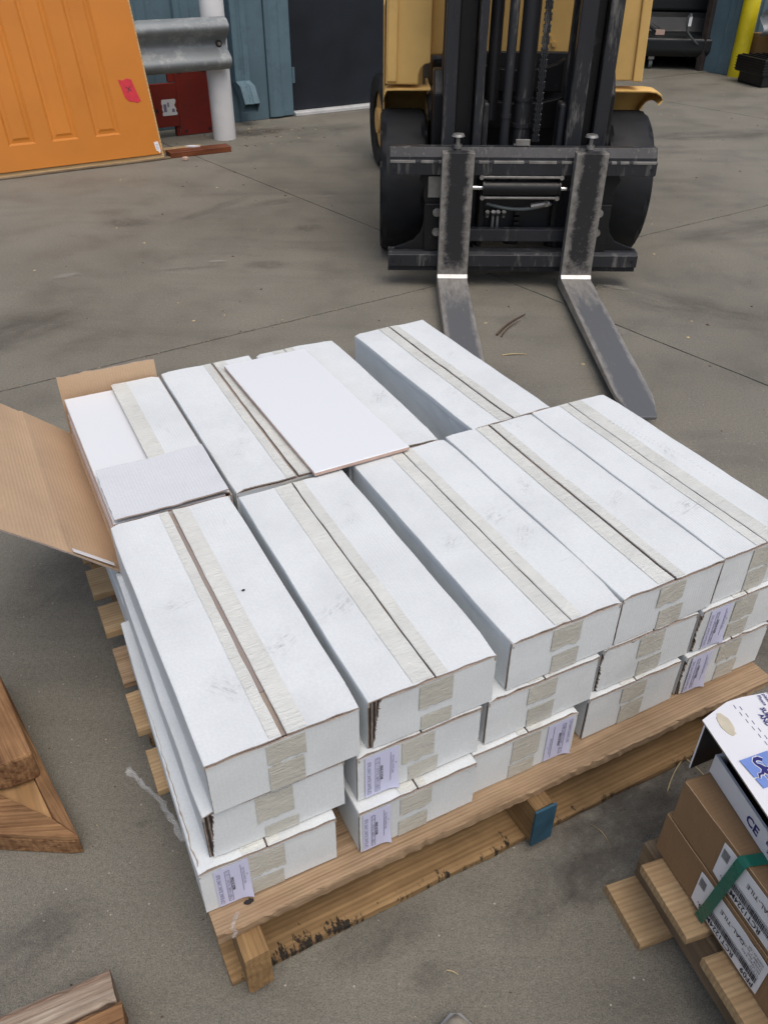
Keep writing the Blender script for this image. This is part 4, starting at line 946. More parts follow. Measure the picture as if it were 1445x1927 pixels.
BOX = {}
Z1, Z2, Z3 = PT + 0.0015, PT + BH + 0.0035, PT + 2 * BH + 0.0055
LBL = (-0.098, 0.052, False)
# bottom layer, front row
make_box(0.060, 0.655, Z1, 'white tile box at the near left pallet corner, bottom of its stack, lavender label', w=0.206, seed=1, lab=(-0.082, 0.050, False), rot=-1.5)
make_box(0.291, 0.643, Z1, 'white labelled tile box, bottom of the second stack from the near left corner', w=0.204, seed=2, lab=(-0.096, 0.046, False))
make_box(0.497, 0.655, Z1, 'white tile box, bottom of the middle front stack, label at its right end', w=0.206, seed=3, lab=(0.042, 0.052, True), rot=-0.3)
make_box(0.730, 0.664, Z1, 'plain white tile box, bottom of the fourth front stack, no label', w=0.206, seed=4)
make_box(0.948, 0.664, Z1, 'white labelled tile box, bottom of the rightmost front stack', w=0.204, seed=5, lab=(-0.088, 0.048, False), torn=0.006)
# middle layer, front row
make_box(0.078, 0.667, Z2, 'white tile box with an open dark corner, middle of the near left stack', w=0.206, seed=6, torn=0.016, rot=-0.7)
make_box(0.297, 0.660, Z2, 'white tile box with a peeling lavender label, middle of the second front stack', w=0.209, seed=7, lab=(-0.092, 0.054, False))
make_box(0.519, 0.664, Z2, 'white unlabelled tile box, middle of the third front stack', w=0.212, seed=8)
make_box(0.744, 0.670, Z2, 'white unlabelled tile box, middle of the fourth front stack', w=0.206, seed=9, torn=0.004)
make_box(0.955, 0.667, Z2, 'white labelled tile box, middle of the rightmost front stack', w=0.204, seed=10, lab=(-0.080, 0.048, False), torn=0.007)
# top layer, front row
make_box(0.0895, 0.661, Z3, 'white tile box on top at the near left corner, wide seam and a small hole', w=0.214, l=0.549, seed=11, seam=0.0075, clear=True, rot=0.2)
make_box(0.316, 0.661, Z3, 'white tile box on top with a torn brown front corner, second from left', w=0.207, l=0.535, seed=12, seam=0.0028, torn=0.019, rot=0.0)
make_box(0.550, 0.668, Z3, 'white tile box on top in the middle of the front row, scuffed lid', w=0.207, l=0.54, seed=13, seam=0.0022, rot=0.3)
make_box(0.7605, 0.670, Z3, 'white tile box on top with a wide black seam, fourth in the front row', w=0.211, l=0.545, seed=14, seam=0.0052, rot=0.0)
make_box(0.976, 0.674, Z3, 'white tile box on top at the right end of the front row, dotted marks', w=0.196, l=0.545, seed=15, seam=0.0020, rot=0.2)
# back row, lower layers
make_box(0.083, 1.222, Z1, 'white tile box at the bottom under the opened carton', seed=21, plain=True, ftape=False, l=0.54)
make_box(0.086, 1.222, Z2, 'white tile box in the middle layer just under the opened carton', seed=22, plain=True, ftape=False, l=0.54, w=0.208)
for k, uu_ in enumerate((0.300, 0.535)):
    make_box(uu_, 1.218, Z1, ['white tile box at the bottom under the smudged box in the back row', 'white tile box at the bottom under the loose white tile'][k], seed=23 + k, plain=True, ftape=False, l=0.54)
    make_box(uu_ + 0.008, 1.222, Z2, ['white tile box in the middle layer under the smudged back box', 'white tile box in the middle layer under the loose white tile'][k], seed=25 + k, plain=True, ftape=False, l=0.54)
make_box(0.800, 1.222, Z1, 'white tile box at the bottom of the separate far right back stack', seed=27, plain=True, ftape=False, l=0.54, w=0.203, rot=1.6)
make_box(0.808, 1.222, Z2, 'white tile box in the middle of the separate far right back stack', seed=28, plain=True, ftape=False, l=0.54, w=0.203, rot=1.8)
# back row, top
make_box(0.3165, 1.215, Z3, 'white tile box with black hand smudges beside the opened carton', w=0.214, l=0.535, seed=31, seam=0.0060, tape_x=0.012)
make_box(0.545, 1.217, Z3, 'greyish white tile box half covered by the loose tile', w=0.202, l=0.53, seed=32, seam=0.002, tape_x=-0.03)
make_box(0.8165, 1.218, Z3, 'white tile box on top of the separate far right back stack, black seam', w=0.202, l=0.535, seed=33, seam=0.0050, rot=1.9)

# details on single boxes: hole in the near box lid, jagged split along the lowest box's edge
m_, nt_, b_ = newmat('smudge'); inp(b_, 'Base Color', (0.16, 0.16, 0.17, 1)); inp(b_, 'Roughness', 0.8)
tc_ = nd(nt_, 'ShaderNodeTexCoord'); gr_ = nd(nt_, 'ShaderNodeTexGradient', gradient_type='SPHERICAL'); nt_.links.new(tc_.outputs['Object'], gr_.inputs[0])
mp_ = coords(nt_, (1.2, 2.0, 1)); nn_ = noi(nt_, mp_, 2.6, 6, 0.75, 0.2); rp_ = ramp(nt_, [(0.50, 0.0), (0.68, 1.0)]); nt_.links.new(nn_.outputs[0], rp_.inputs[0])
mu_ = nd(nt_, 'ShaderNodeMath', operation='MULTIPLY'); nt_.links.new(gr_.outputs[0], mu_.inputs[0]); nt_.links.new(rp_.outputs[0], mu_.inputs[1])
mu2_ = nd(nt_, 'ShaderNodeMath', operation='MULTIPLY'); mu2_.inputs[1].default_value = 0.42; nt_.links.new(mu_.outputs[0], mu2_.inputs[0]); nt_.links.new(mu2_.outputs[0], b_.inputs['Alpha'])
MAT['smudge'] = m_
def smudge(seed, fx, fy, r, asp=0.5, rot=0.0):
    root, w, l, h = BOX[seed]
    q = MB(); q.add([(cos(2 * pi * k / 16), sin(2 * pi * k / 16), 0) for k in range(16)], [tuple(range(16))])
    o = q.build('smudge', 'smudge', root); o.location = (fx * w, fy * l, h + 0.0012); o.scale = (r, r * asp, 1); o.rotation_euler = (0, 0, rot)
for a_ in ((31, -0.18, -0.20, 0.030, 0.6, 0.3), (31, -0.10, -0.10, 0.025, 0.5, 1.0), (31, -0.30, -0.28, 0.022, 0.6, 0.0), (12, 0.25, 0.22, 0.022, 0.7, 0.5), (12, 0.30, 0.30, 0.018, 0.5, 2.0),
           (13, 0.22, 0.0, 0.05, 0.6, 0.2), (13, 0.30, -0.12, 0.04, 0.5, 0.9), (13, -0.30, -0.05, 0.035, 0.6, 0.4), (11, -0.28, 0.05, 0.045, 0.4, 0.1), (11, 0.25, -0.22, 0.04, 0.6, 0.5), (11, -0.2, -0.3, 0.045, 0.5, 2.2),
           (14, 0.28, -0.1, 0.035, 0.5, 0.7), (14, -0.3, 0.1, 0.04, 0.4, 1.2), (15, 0.25, 0.05, 0.05, 0.35, 1.3), (15, -0.25, -0.25, 0.05, 0.5, 0.2), (33, 0.25, 0.1, 0.03, 0.4, 1.2), (33, -0.25, -0.2, 0.04, 0.5, 0.4), (32, 0.35, -0.1, 0.05, 0.4, 1.0), (12, -0.3, -0.15, 0.05, 0.5, 0.5)):
    smudge(*a_)
# dotted stitch marks on the right-hand lid
root, w, l, h = BOX[15]
dt = MB()
for k in range(26):
    x = w * (0.18 + 0.16 * sin(k * 0.06)); y = l * (0.30 - 0.018 * k)
    dt.box(x, x + 0.0018, y, y + 0.0006, h + 0.0008, h + 0.0010)
    if k < 12: dt.box(x - 0.012, x - 0.0085, y + 0.004, y + 0.0045, h + 0.0008, h + 0.0010)
o = dt.build('stitch_mark', 'ink_soft', root); o['kind'] = 'stuff'
# small punched hole in the near left lid
root, w, l, h = BOX[11]
MB().prism([(0.0028 * cos(t_ / 10 * 2 * pi) * (1 if t_ < 6 else 0.4), 0.0016 * sin(t_ / 10 * 2 * pi)) for t_ in range(10)], 2, h - 0.001, h + 0.0009).build('hole', 'dark', root, loc=(0.045, 0.015, 0))
# jagged split along the lowest near left box
root, w, l, h = BOX[1]
L_ = []; R_ = []
for k in range(40):
    y = -l / 2 + 0.01 + 0.30 * k / 39; x = -w / 2 + 0.004 + 0.003 * nz(k * 0.35, 1) + 0.0016 * nz(k * 1.4, 2)
    wd = 0.0011 * (0.5 + abs(nz(k * 0.8, 5)) * 2) * (1 - k / 50)
    L_.append((x - wd, y, h + 0.0004)); R_.append((x + wd, y, h + 0.0006))
MB().add(L_ + R_, [(i, i + 1, 40 + i + 1, 40 + i) for i in range(39)]).build('split', 'kraft_edge', root)

# opened carton ------------------------------------------------------------
oc = empty('open_tile_box', UV(0.095 + 0.1065, 1.215 + 0.265, Z3), PA); tag(oc, 'opened white tile carton with brown inside, its side flap folded out', 'box', 'white tile boxes stacked on the pallet')
W2, L2 = 0.1065, 0.265
q = MB(); q.box(-W2, W2, -L2, L2, 0, 0.003, 0); q.build('bottom_panel', 'kraft', oc)
def cpanel(name, P, mats=('kraft', 'kraft_edge', 'white_card'), up=(0, 0, 1), t=0.003): return sheet(name, P, t, list(mats), oc, up=up)
# side wall folded outward about its bottom edge with the long top flap still on it
P = []
prof = [(0.0, 0.004), (-0.020, 0.022), (-0.05, 0.050), (-0.080, 0.077), (-0.0835, 0.0795), (-0.087, 0.0815), (-0.12, 0.111), (-0.155, 0.142), (-0.19, 0.172)]
for k, (dx, dz) in enumerate(prof):
    row = []
    for j in range(25):
        t_ = j / 24; y = -L2 - 0.012 + (2 * L2 + 0.016) * t_
        bow = 0.008 * sin(pi * t_) * k / 8
        jag = 0.002 * nz(k * 2.0, j * 0.6) if 0 < j < 24 else 0.004 * nz(k * 3.3, j)
        crease = 0.0010 if k == 4 else 0.0
        row.append((-W2 + dx + jag * 0.3 - 0.012 * (t_ - 0.5) * k / 8, y + (0.004 * nz(k * 1.9, j * 7.0) if j in (0, 24) else 0), dz + bow + crease + 0.0012 * nz(k * 1.3, t_ * 6)))
    P.append(row)
sf = cpanel('side_panel', P, up=(0.6, 0, 0.8))
tp = MB(); rows = []
for i in range(6):
    rows.append([(-W2 - 0.012 - 0.012 * i + 0.0, -L2 - 0.011 + 0.010 * j / 2 + 0.001 * nz(i, j), 0.018 + 0.0108 * i + 0.0015 + 0.0035) for j in range(3)])
sheet('tape', rows, 0.0006, ['label_white'] * 3, oc, up=(0.6, 0, 0.8))
# far end wall with its flap standing up
P = [[(-W2 + 2 * W2 * i / 14, L2 + 0.004 * nz(i * .4, 2) + 0.010 * (j / 6) ** 1.5 * (1 if j > 3 else 0.6), 0.002 + 0.137 * j / 6 + (0.0035 * nz(i * 1.4, 4) if j == 6 else 0)) for j in range(7)] for i in range(15)]
cpanel('end_flap', P, up=(0, -1, 0))
P = [[(W2 - 0.0, -L2 + 2 * L2 * i / 10, 0.002 + 0.097 * j / 4) for j in range(5)] for i in range(11)]
cpanel('side_wall', P, up=(-1, 0, 0))
P = [[(-W2 + 0.004 + (2 * W2 - 0.006) * i / 8, -L2 - 0.0005, 0.002 + 0.097 * j / 4) for j in range(5)] for i in range(9)]
cpanel('end_wall', P, up=(0, 1, 0))
# right-hand long flap still lying on the tiles with tape along its edge
def zfl(x, y): return 0.1035 + 0.006 * max(0, (0.035 - x) / 0.12) ** 2 + 0.0012 * nz(x * 20, y * 9, 3)
P = [[(0.005 + (W2 - 0.004) * k / 7 if k < 7 else W2 + 0.001, -L2 + 0.01 + (2 * L2 - 0.014) * i / 24, zfl(0.005 + (W2 - 0.004) * k / 7, i) - (0.004 if k == 7 else 0)) for k in range(8)] for i in range(25)]
cpanel('long_flap', P, ('white_card', 'kraft_edge', 'kraft'))
P = [[(0.0005 + 0.034 * k / 4, -L2 + 0.09 + (2 * L2 - 0.10) * i / 20, zfl(0.005 + 0.034 * k / 4, i) + 0.0016 + 0.0004 * nz(i * 2.1, k)) for k in range(5)] for i in range(21)]
sheet('tape', P, 0.0004, ['tape'] * 3, oc, up=(0, 0, 1))
# near end flap folded back over the tiles, grey-white with a fold down its middle
P = []
for i in range(19):
    row = []
    for j in range(13):
        x = -W2 + 0.006 + (2 * W2 - 0.008) * i / 18; y = -L2 + 0.003 + 0.168 * j / 12
        if j == 12: y += 0.002 * nz(i * 0.9, 3)
        if i == 0: x += 0.0025 * nz(j * 1.3, 8)
        z = 0.1085 + 0.004 * (j / 12) ** 1.2 - 0.0018 * math.exp(-((i - 9.5) / 1.0) ** 2) + 0.0012 * nz(i * .3, j * .4) + 0.003 * max(0, x / W2)
        row.append((x, y, z))
    P.append(row)
cpanel('end_flap_folded', P, ('grey_card', 'kraft_edge', 'grey_card'))

# tiles in the opened carton
def tile_mesh(tw, tl, tt):
    mb = MB(); b = 0.0012
    x, y = tw / 2, tl / 2
    ring = lambda e, z: [(-x + e, -y + e, z), (x - e, -y + e, z), (x - e, y - e, z), (-x + e, y - e, z)]
    vs = ring(0.0006, 0) + ring(0, 0.001) + ring(0, tt - 0.0016) + ring(0.0002, tt - 0.0008) + ring(0.0016, tt)
    fs = [(0, 1, 2, 3)]; ms = [1]
    for k in range(4):
        for i in range(4): fs.append((k * 4 + i, k * 4 + (i + 1) % 4, k * 4 + 4 + (i + 1) % 4, k * 4 + 4 + i)); ms.append(1 if k < 2 else 0)
    fs.append((16, 17, 18, 19)); ms.append(0)
    return mb.add(vs, fs, ms)
T_T = 0.0088
order = ['bottom tile', 'second tile from the bottom', 'third tile from the bottom', 'fourth tile from the bottom', 'fifth tile from the bottom', 'sixth tile, fifth from the top', 'fourth tile from the top', 'third tile from the top', 'second tile from the top', 'second tile', 'top tile']
names = ['lowest', 'second lowest', 'third lowest', 'fourth lowest', 'middle', 'fifth from the top', 'fourth from the top', 'third from the top', 'second from the top', 'topmost']
base_me = None
NT = 10
for k in range(NT):
    if base_me is None:
        o = tile_mesh(0.203, 0.508, T_T).build('ceramic_tile', ['glaze', 'bisque']); base_me = o.data
    else:
        o = bpy.data.objects.new('ceramic_tile', base_me); C.objects.link(o)
    du, dv = 0.0012 * nz(k * 3.1, 1), 0.0012 * nz(k * 2.7, 5)
    o.location = UV(0.095 + 0.1050 + du, 1.215 + 0.265 + dv, Z3 + 0.0035 + k * (T_T + 0.0004)); o.rotation_euler = (0, 0, PA)
    tag(o, 'white glazed tile with pink edge, %s in the opened carton' % names[k], 'tile', 'tiles in the opened carton')
o = bpy.data.objects.new('ceramic_tile', base_me); C.objects.link(o)
o.location = UV(0.560, 1.447, Z3 + BH + 0.0040); o.rotation_euler = (0, 0, PA + radians(1.25)); tag(o, 'loose white glazed tile lying across the closed box lids', 'tile')

# plastic film shreds
def ribbon(name, pts, w, label, mat='film', tw=0.8, seed=0):
    pts = [Vector(p) for p in pts]; sm_ = []
    for i in range(len(pts) - 1):
        for k in range(6): sm_.append(pts[i].lerp(pts[i + 1], k / 6))
    sm_.append(pts[-1]); rows = []
    for i, p in enumerate(sm_):
        d = (sm_[min(i + 1, len(sm_) - 1)] - sm_[max(0, i - 1)]).normalized(); a_ = d.orthogonal().normalized(); b_ = d.cross(a_)
        rows.append([p + (a_ * cos(tw * i / 6 + k * 0.5) + b_ * sin(tw * i / 6 + k * 0.5)) * (w * (k / 6 - 0.5) * (1 + 0.7 * nz(i * .5, seed))) + Vector((nz(i * .9, k, seed), nz(k, i * .9, seed), nz(i, k * 1.3, seed))) * w * 0.22 for k in range(7)])
    n_, m_k = len(rows), len(rows[0]); mb = MB(); mb.add([p for r_ in rows for p in r_], [(i * m_k + j, (i + 1) * m_k + j, (i + 1) * m_k + j + 1, i * m_k + j + 1) for i in range(n_ - 1) for j in range(m_k - 1)])
    o = mb.build(name, mat, None, smooth=True); tag(o, label, 'plastic film'); return o
ribbon('plastic_film', [UV(0.012, 0.905, 0.205), UV(0.026, 0.868, 0.195), UV(0.042, 0.825, 0.19), UV(0.053, 0.785, 0.195), UV(0.057, 0.755, 0.18)], 0.020, 'clear plastic film shred sticking out from the near left stack', seed=1)
ribbon('plastic_film', [UV(0.092, 0.636, 0.142), UV(0.087, 0.628, 0.141), UV(0.082, 0.618, 0.139), UV(0.079, 0.611, 0.130)], 0.016, 'small clear film scrap hanging on the near left pallet corner', seed=2)

# ================================================================== RIGHT-HAND PALLET WITH CARTONS
RA = math.atan2(-0.947, 0.322)         # direction along the carton's long side, towards the camera
AX = Vector((cos(RA), sin(RA), 0)); AN = Vector((-AX.y, AX.x, 0))      # AN points right, away from the seen face
RP = empty('pallet', (0.395, 0.735, 0), RA); tag(RP, 'pale pine pallet under the brown cartons at the lower right', 'pallet')
# local x = along AX, y = along AN
def rl_(p): v = Vector((p[0] - 0.395, p[1] - 0.735, 0)); return (v.dot(AX), v.dot(AN))
def rboard(name, xa, xb, ya, yb, z, T, mat, seed, along='y'):
    if along == 'y':
        return plank(name, yb - ya, xb - xa, T, mat, RP, seed=seed, rough=0.0025, loc=((xa + xb) / 2, (ya + yb) / 2, z), rot=(0, 0, pi / 2), n=30)
    return plank(name, xb - xa, yb - ya, T, mat, RP, seed=seed, rough=0.0025, loc=((xa + xb) / 2, (ya + yb) / 2, z), n=30)
rboard('deck_board', 0.040, 0.158, -0.012, 0.90, 0.112, 0.020, 'wood_pale', 61)
rboard('deck_board', 0.187, 0.305, -0.008, 0.90, 0.112, 0.020, 'wood_pale', 62)
rboard('deck_board', 0.340, 0.44, -0.006, 0.90, 0.112, 0.020, 'wood_pale', 63)
rboard('deck_board', 0.50, 0.60, -0.006, 0.90, 0.112, 0.020, 'wood_grey', 64)
for k, y in enumerate((0.025, 0.44, 0.85)): rboard('stringer', 0.0, 0.9, y, y + 0.036, 0.019, 0.0925, 'wood_grey', 66 + k, 'x')
rboard('bottom_board', 0.0, 0.105, -0.030, 0.90, 0.0, 0.0185, 'wood_pale', 70)
rboard('bottom_board', 0.62, 0.72, -0.030, 0.90, 0.0, 0.0185, 'wood_grey', 71)
nl = MB(); nl.cyl((0.030, 0.045, 0.111), (0.030, 0.045, 0.117), 0.006, 12); nl.build('nail_head', 'rust', RP)

CZ = 0.1335
def brown_carton(off, z, h, label):
    org = Vector((0.4245, 0.722, z)) + AX * off
    r_ = empty('carton', org, RA); tag(r_, label, 'carton', 'brown cartons on the right hand pallet')
    L, Wd = 0.62, 0.32
    q = MB(); n = 20
    q.box(0.0, L, 0.0, Wd, 0.0, h); q.build('body', 'kraft_dark', r_, bevel=0.003)
    # rim of the lid panel, a fold line standing slightly proud
    P = [[(x, -0.0012 - 0.0006 * nz(x * 30, j), h - 0.008 + 0.0085 * j / 2 + 0.0015 * nz(x * 25, 4)) for j in range(3)] for x in [0.004 + 0.60 * i / 30 for i in range(31)]]
    sheet('lid_fold', P, 0.001, ['kraft_dark', 'kraft', 'kraft'], r_, up=(0, -1, 0))
    return r_
CH = 0.0905
c1 = brown_carton(0.0, CZ, CH, 'lower brown carton on the right hand pallet with a white product label')
c2 = brown_carton(0.010, CZ + CH + 0.001, CH, 'upper brown carton on the right hand pallet under the green strap')
def dal_label(par, x0, x1, z0, z1):
    """label stuck on upside down, wrapping on the long face"""
    rad = 0.006
    P = [[(x0 + (x1 - x0) * i / 12, -0.0022 - 0.0006 * nz(i * .6, j), z0 + (z1 - z0) * j / 6 + (0.002 if (i in (0, 12) and j == 0) else -0.002 if (i in (0, 12) and j == 6) else 0)) for j in range(7)] for i in range(13)]
    l_ = sheet('label', P, 0.0004, ['label_white'] * 3, par, up=(0, -1, 0))
    Y = -0.0032; H_ = z1 - z0; W_ = x1 - x0
    def tx(s_, fx, fz, size, bold=0.0, sx=1.0, mat='ink'):     # fx measured from the text's left (label's near-camera end), fz from the text's top
        o = Vector((x1 - W_ * fx, Y, z0 + H_ * fz)); text_mesh(s_, size, mat, l_, basis((-1, 0, 0), (0, 0, -1), o), bold=bold, sx=sx)
    tx('PF09', 0.05, 0.20, 0.0150, 0.0002, 0.85); tx('RCT1224MT', 0.34, 0.20, 0.0150, 0.0002, 0.85); tx('6.', 0.84, 0.20, 0.0140, 0.0003)
    b = MB(); R = random.Random(3); x = 0.05
    while x < 0.80:
        wd = R.choice((0.004, 0.006, 0.010)); b.box(x1 - W_ * (x + wd), x1 - W_ * x, Y, Y + 0.0002, z0 + H_ * 0.24, z0 + H_ * 0.42); x += wd + R.choice((0.004, 0.007))
    for k in range(9): b.box(x1 - W_ * (0.975 - k * 0.010), x1 - W_ * (0.971 - k * 0.010), Y, Y + 0.0002, z0 + H_ * 0.60, z0 + H_ * 0.86)
    b.box(x1 - W_ * 0.80, x1 - W_ * 0.04, Y, Y + 0.0002, z0 + H_ * 0.455, z0 + H_ * 0.462)
    b.build('barcode', 'ink', l_)
    tx('DAL-TILE', 0.30, 0.80, 0.0120, 0.0, 1.0)
    for k, s_ in enumerate(('12 X 24', 'RECTIFIED  8 PCS', 'SHADE  PF09', 'CALIBER 7  SQ FT 15.60', 'MADE IN USA')): tx(s_, 0.05, 0.54 + k * 0.09, 0.0058, 0.0, 0.8)
    return l_
dal_label(c1, 0.092, 0.232, 0.010, 0.082)
dal_label(c2, 0.096, 0.240, 0.012, 0.084)
# green strap, slanting over the long face and across the top
st = MB(); rows = []
path = [(0.118, -0.0062, 0.001), (0.124, -0.0068, 0.04), (0.130, -0.0068, 0.09), (0.136, -0.0070, 0.14), (0.140, -0.0065, 0.176), (0.1405, -0.0045, 0.182), (0.141, 0.0, 0.1850), (0.143, 0.006, 0.1855), (0.15, 0.05, 0.1855), (0.156, 0.12, 0.1855), (0.165, 0.325, 0.1855)]
for p in path: rows.append([(p[0] + 0.016 * (k / 3 - 0.5), p[1], p[2]) for k in range(4)])
so = sheet('strap', rows, 0.0008, ['green_strap'] * 3, None, up=(0, -1, 0.5)); so.location = Vector((0.4245, 0.722, CZ)); so.rotation_euler = (0, 0, RA); tag(so, 'green plastic packing strap over the brown cartons', 'strap')
# white carton with open lid on top
WAX = Vector((0.224, -0.9746, 0)).normalized(); WAN = Vector((-WAX.y, WAX.x, 0)); WR = math.atan2(WAX.y, WAX.x)
WZ = CZ + 2 * CH + 0.0035
wc = empty('white_carton', Vector((0.4665, 0.726, WZ)), WR); tag(wc, 'white printed carton with a lifted lid on top of the brown cartons', 'carton')
q = MB(); q.box(0.0, 0.60, 0.0, 0.004, 0.0, 0.037); q.box(0.0, 0.60, 0.30, 0.304, 0.0, 0.037); q.box(0.0, 0.004, 0.0042, 0.2998, 0.0, 0.037); q.box(0.596, 0.60, 0.0042, 0.2998, 0.0, 0.037); q.box(0.004, 0.596, 0.004, 0.30, 0.0, 0.004)
q.build('tray', 'label_white', wc)
q = MB(); q.box(0.012, 0.588, 0.012, 0.292, 0.005, 0.074); q.build('shade_block', 'black_plastic_and_shade', wc, bevel=0.002)  # black block standing in for the shade inside the carton
P = []
for i in range(25):
    row = []
    for j in range(15):
        y = -0.0225 + 0.345 * j / 14
        xs0 = -0.021 - 0.0235 * min(1, j / 2.3) - 0.002 * j / 14 + 0.0008 * nz(j * 2.0, 3)
        x = xs0 + (0.606 - xs0) * i / 24
        zz = 0.093 - 0.006 * max(0, (j - 5) / 9) + 0.0006 * nz(x * 7, y * 9) - (0.0015 if j == 0 else 0)
        row.append((x, y + 0.001 * nz(i, 3), zz))
    P.append(row)
ld = sheet('lid', P, 0.003, ['label_white', 'kraft_edge', 'black_plastic_and_shade'], wc, up=(0, 0, 1))  # underside black: shade under the lid put into its colour
def lid_text(s_, size, x, y, bold=0.0, mat='ink_blue', sx=1.0): text_mesh(s_, size, mat, ld, basis((1, 0, 0), (0, 1, 0), Vector((x, y, 0.0943))), bold=bold, sx=sx)
lid_text('Please', 0.0075, -0.042, 0.074, 0.0001); lid_text('please', 0.0075, -0.043, 0.083, 0.0001); lid_text('please', 0.0075, -0.044, 0.092, 0.0001)
lid_text('SUBJECT', 0.0095, -0.021, 0.0655, 0.0003); lid_text('AND', 0.0095, -0.011, 0.0565, 0.0003)
# emblem: pale blue square cut by white lines, a dark curling figure on it
em = empty('emblem', (0.052, -0.012, 0.0945)); em.rotation_euler = (0, 0, radians(8)); em.parent = ld
es = 0.045
q = MB()
for (a0, a1, b0, b1) in ((0, 0.62, 0, 0.55), (0.66, 1, 0, 0.30), (0.66, 1, 0.34, 1), (0, 0.62, 0.59, 1)): q.box(a0 * es, a1 * es, b0 * es, b1 * es, -0.0004, 0.0)
q.build('square', 'print_blue', em)
def curl(pts, wds, name, mat, z):
    mb = MB(); L_ = []; R_ = []
    for i, p in enumerate(pts):
        a_ = Vector((*pts[max(0, i - 1)], 0)); b_ = Vector((*pts[min(len(pts) - 1, i + 1)], 0)); d_ = (b_ - a_).normalized(); n_ = Vector((-d_.y, d_.x, 0)) * wds[i]
        L_.append((p[0] * es + n_.x * es, p[1] * es + n_.y * es, z)); R_.append((p[0] * es - n_.x * es, p[1] * es - n_.y * es, z))
    k = len(pts); mb.add(L_ + R_, [(i, i + 1, k + i + 1, k + i) for i in range(k - 1)]); mb.build(name, mat, em)
body_ = [(0.22, 0.62), (0.14, 0.55), (0.12, 0.44), (0.18, 0.36), (0.28, 0.36), (0.36, 0.42), (0.46, 0.46), (0.58, 0.44), (0.72, 0.46)]
curl(body_, [0.09, 0.10, 0.09, 0.07, 0.07, 0.09, 0.11, 0.10, 0.04], 'figure_outline', 'label_white', 0.0003)
curl(body_, [0.06, 0.07, 0.06, 0.045, 0.045, 0.065, 0.085, 0.07, 0.02], 'figure', 'ink_blue', 0.0006)
limb = [(0.44, 0.46), (0.52, 0.60), (0.62, 0.72), (0.76, 0.78)]; limb2 = [(0.50, 0.42), (0.60, 0.30), (0.58, 0.20), (0.70, 0.12)]
for lm in (limb, limb2):
    curl(lm, [0.07, 0.065, 0.06, 0.04], 'figure_outline', 'label_white', 0.0002); curl(lm, [0.045, 0.045, 0.04, 0.02], 'figure', 'ink_blue', 0.0007)
def side_text(s_, size, x, z, bold=0.0): text_mesh(s_, size, 'ink_blue', wc, basis((1, 0, 0), (0, 0, 1), Vector((x, -0.0006, z))), bold=bold, name='print')
side_text('CE', 0.0215, 0.0865, 0.010, 0.0006); side_text('EN 14411', 0.0085, 0.128, 0.020, 0.0003); side_text('2013', 0.0070, 0.134, 0.010, 0.0002)
dn = MB(); 
for k in range(6):
    for r_ in range(2): dn.box(-0.034 + k * 0.013 + r_ * 0.004, -0.0275 + k * 0.013 + r_ * 0.004, 0.0325 + k * 0.0012 + r_ * 0.007, 0.0331 + k * 0.0012 + r_ * 0.007, 0.0920, 0.0939)
dn.build('dent_line', 'ink_soft', ld)
pts = [(0.020 * cos(2 * pi * k / 22) * (1 + 0.25 * nz(k * 1.2, 1)) - 0.006, 0.004 + 0.0085 * sin(2 * pi * k / 22) * (1 + 0.4 * nz(k * 1.5, 6))) for k in range(22)]
MB().prism(pts, 2, 0.0915, 0.0938).build('glue_stain', 'stain', ld)
# lid's end flap hanging at the far corner
P = [[(-0.020 - 0.0005 * i, -0.018 + 0.0005 * i + 0.045 * j / 3, 0.088 - 0.105 * i / 6 + 0.018 * j / 3 * i / 6) for j in range(4)] for i in range(7)]
sheet('hanging_flap', P, 0.003, ['label_white', 'label_white', 'black_plastic_and_shade'], wc, up=(-1, 0, 0))

# ================================================================== TIMBERS, LEFT EDGE
def prism_obj(name, pts, z0, z1, mat, parent=None, bevel=0.003, rotz=0.0, org=None):
    """pts in world; the object's x axis is turned to the grain direction rotz"""
    o = Vector(org if org else (*pts[0], 0)); ca, sa = cos(-rotz), sin(-rotz)
    lp = [((x - o.x) * ca - (y - o.y) * sa, (x - o.x) * sa + (y - o.y) * ca) for x, y in pts]
    mb = MB(); mb.prism(lp, 2, z0, z1)
    ob = mb.build(name, mat, parent, bevel=bevel)
    if parent is None: ob.location = o; ob.rotation_euler = (0, 0, rotz)
    return ob
tb = empty('timber', (-0.70, 0.90, 0), 0); tag(tb, 'rough cedar beam end with a triangular notch at the left edge', 'timber')
def tpart(name, pts, z0, z1, mat, rotz, bevel=0.004):
    o = prism_obj(name, pts, z0, z1, mat, None, bevel, rotz); w_ = o.location.copy(); o.parent = tb; o.location = w_ - tb.location; return o
gr = radians(-50)
tpart('beam', [(-0.509, 0.785), (-0.531, 0.7825), (-0.90, 0.80), (-0.98, 1.10), (-0.778, 1.143)], 0.0, 0.040, 'cedar', gr)
tpart('notch_lip', [(-0.509, 0.785), (-0.531, 0.7825), (-0.90, 0.80), (-0.90, 0.93), (-0.671, 0.864), (-0.562, 0.817)], 0.0405, 0.052, 'cedar', radians(5), 0.0015)
tpart('notch_lip', [(-0.509, 0.785), (-0.5625, 0.8185), (-0.645, 0.930), (-0.75, 1.09), (-0.790, 1.14), (-0.778, 1.143)], 0.0405, 0.0525, 'cedar', gr, 0.0015)
tpart('notch_floor', [(-0.5645, 0.8195), (-0.672, 0.866), (-0.895, 0.932), (-0.80, 1.10), (-0.755, 1.085), (-0.648, 0.930)], 0.0405, 0.0435, 'cedar_cut', radians(-60), 0.0)
t2 = empty('timber', (-0.75, 1.0, 0.053), 0); tag(t2, 'splintered cedar block lying on the notched beam at the left edge', 'timber')
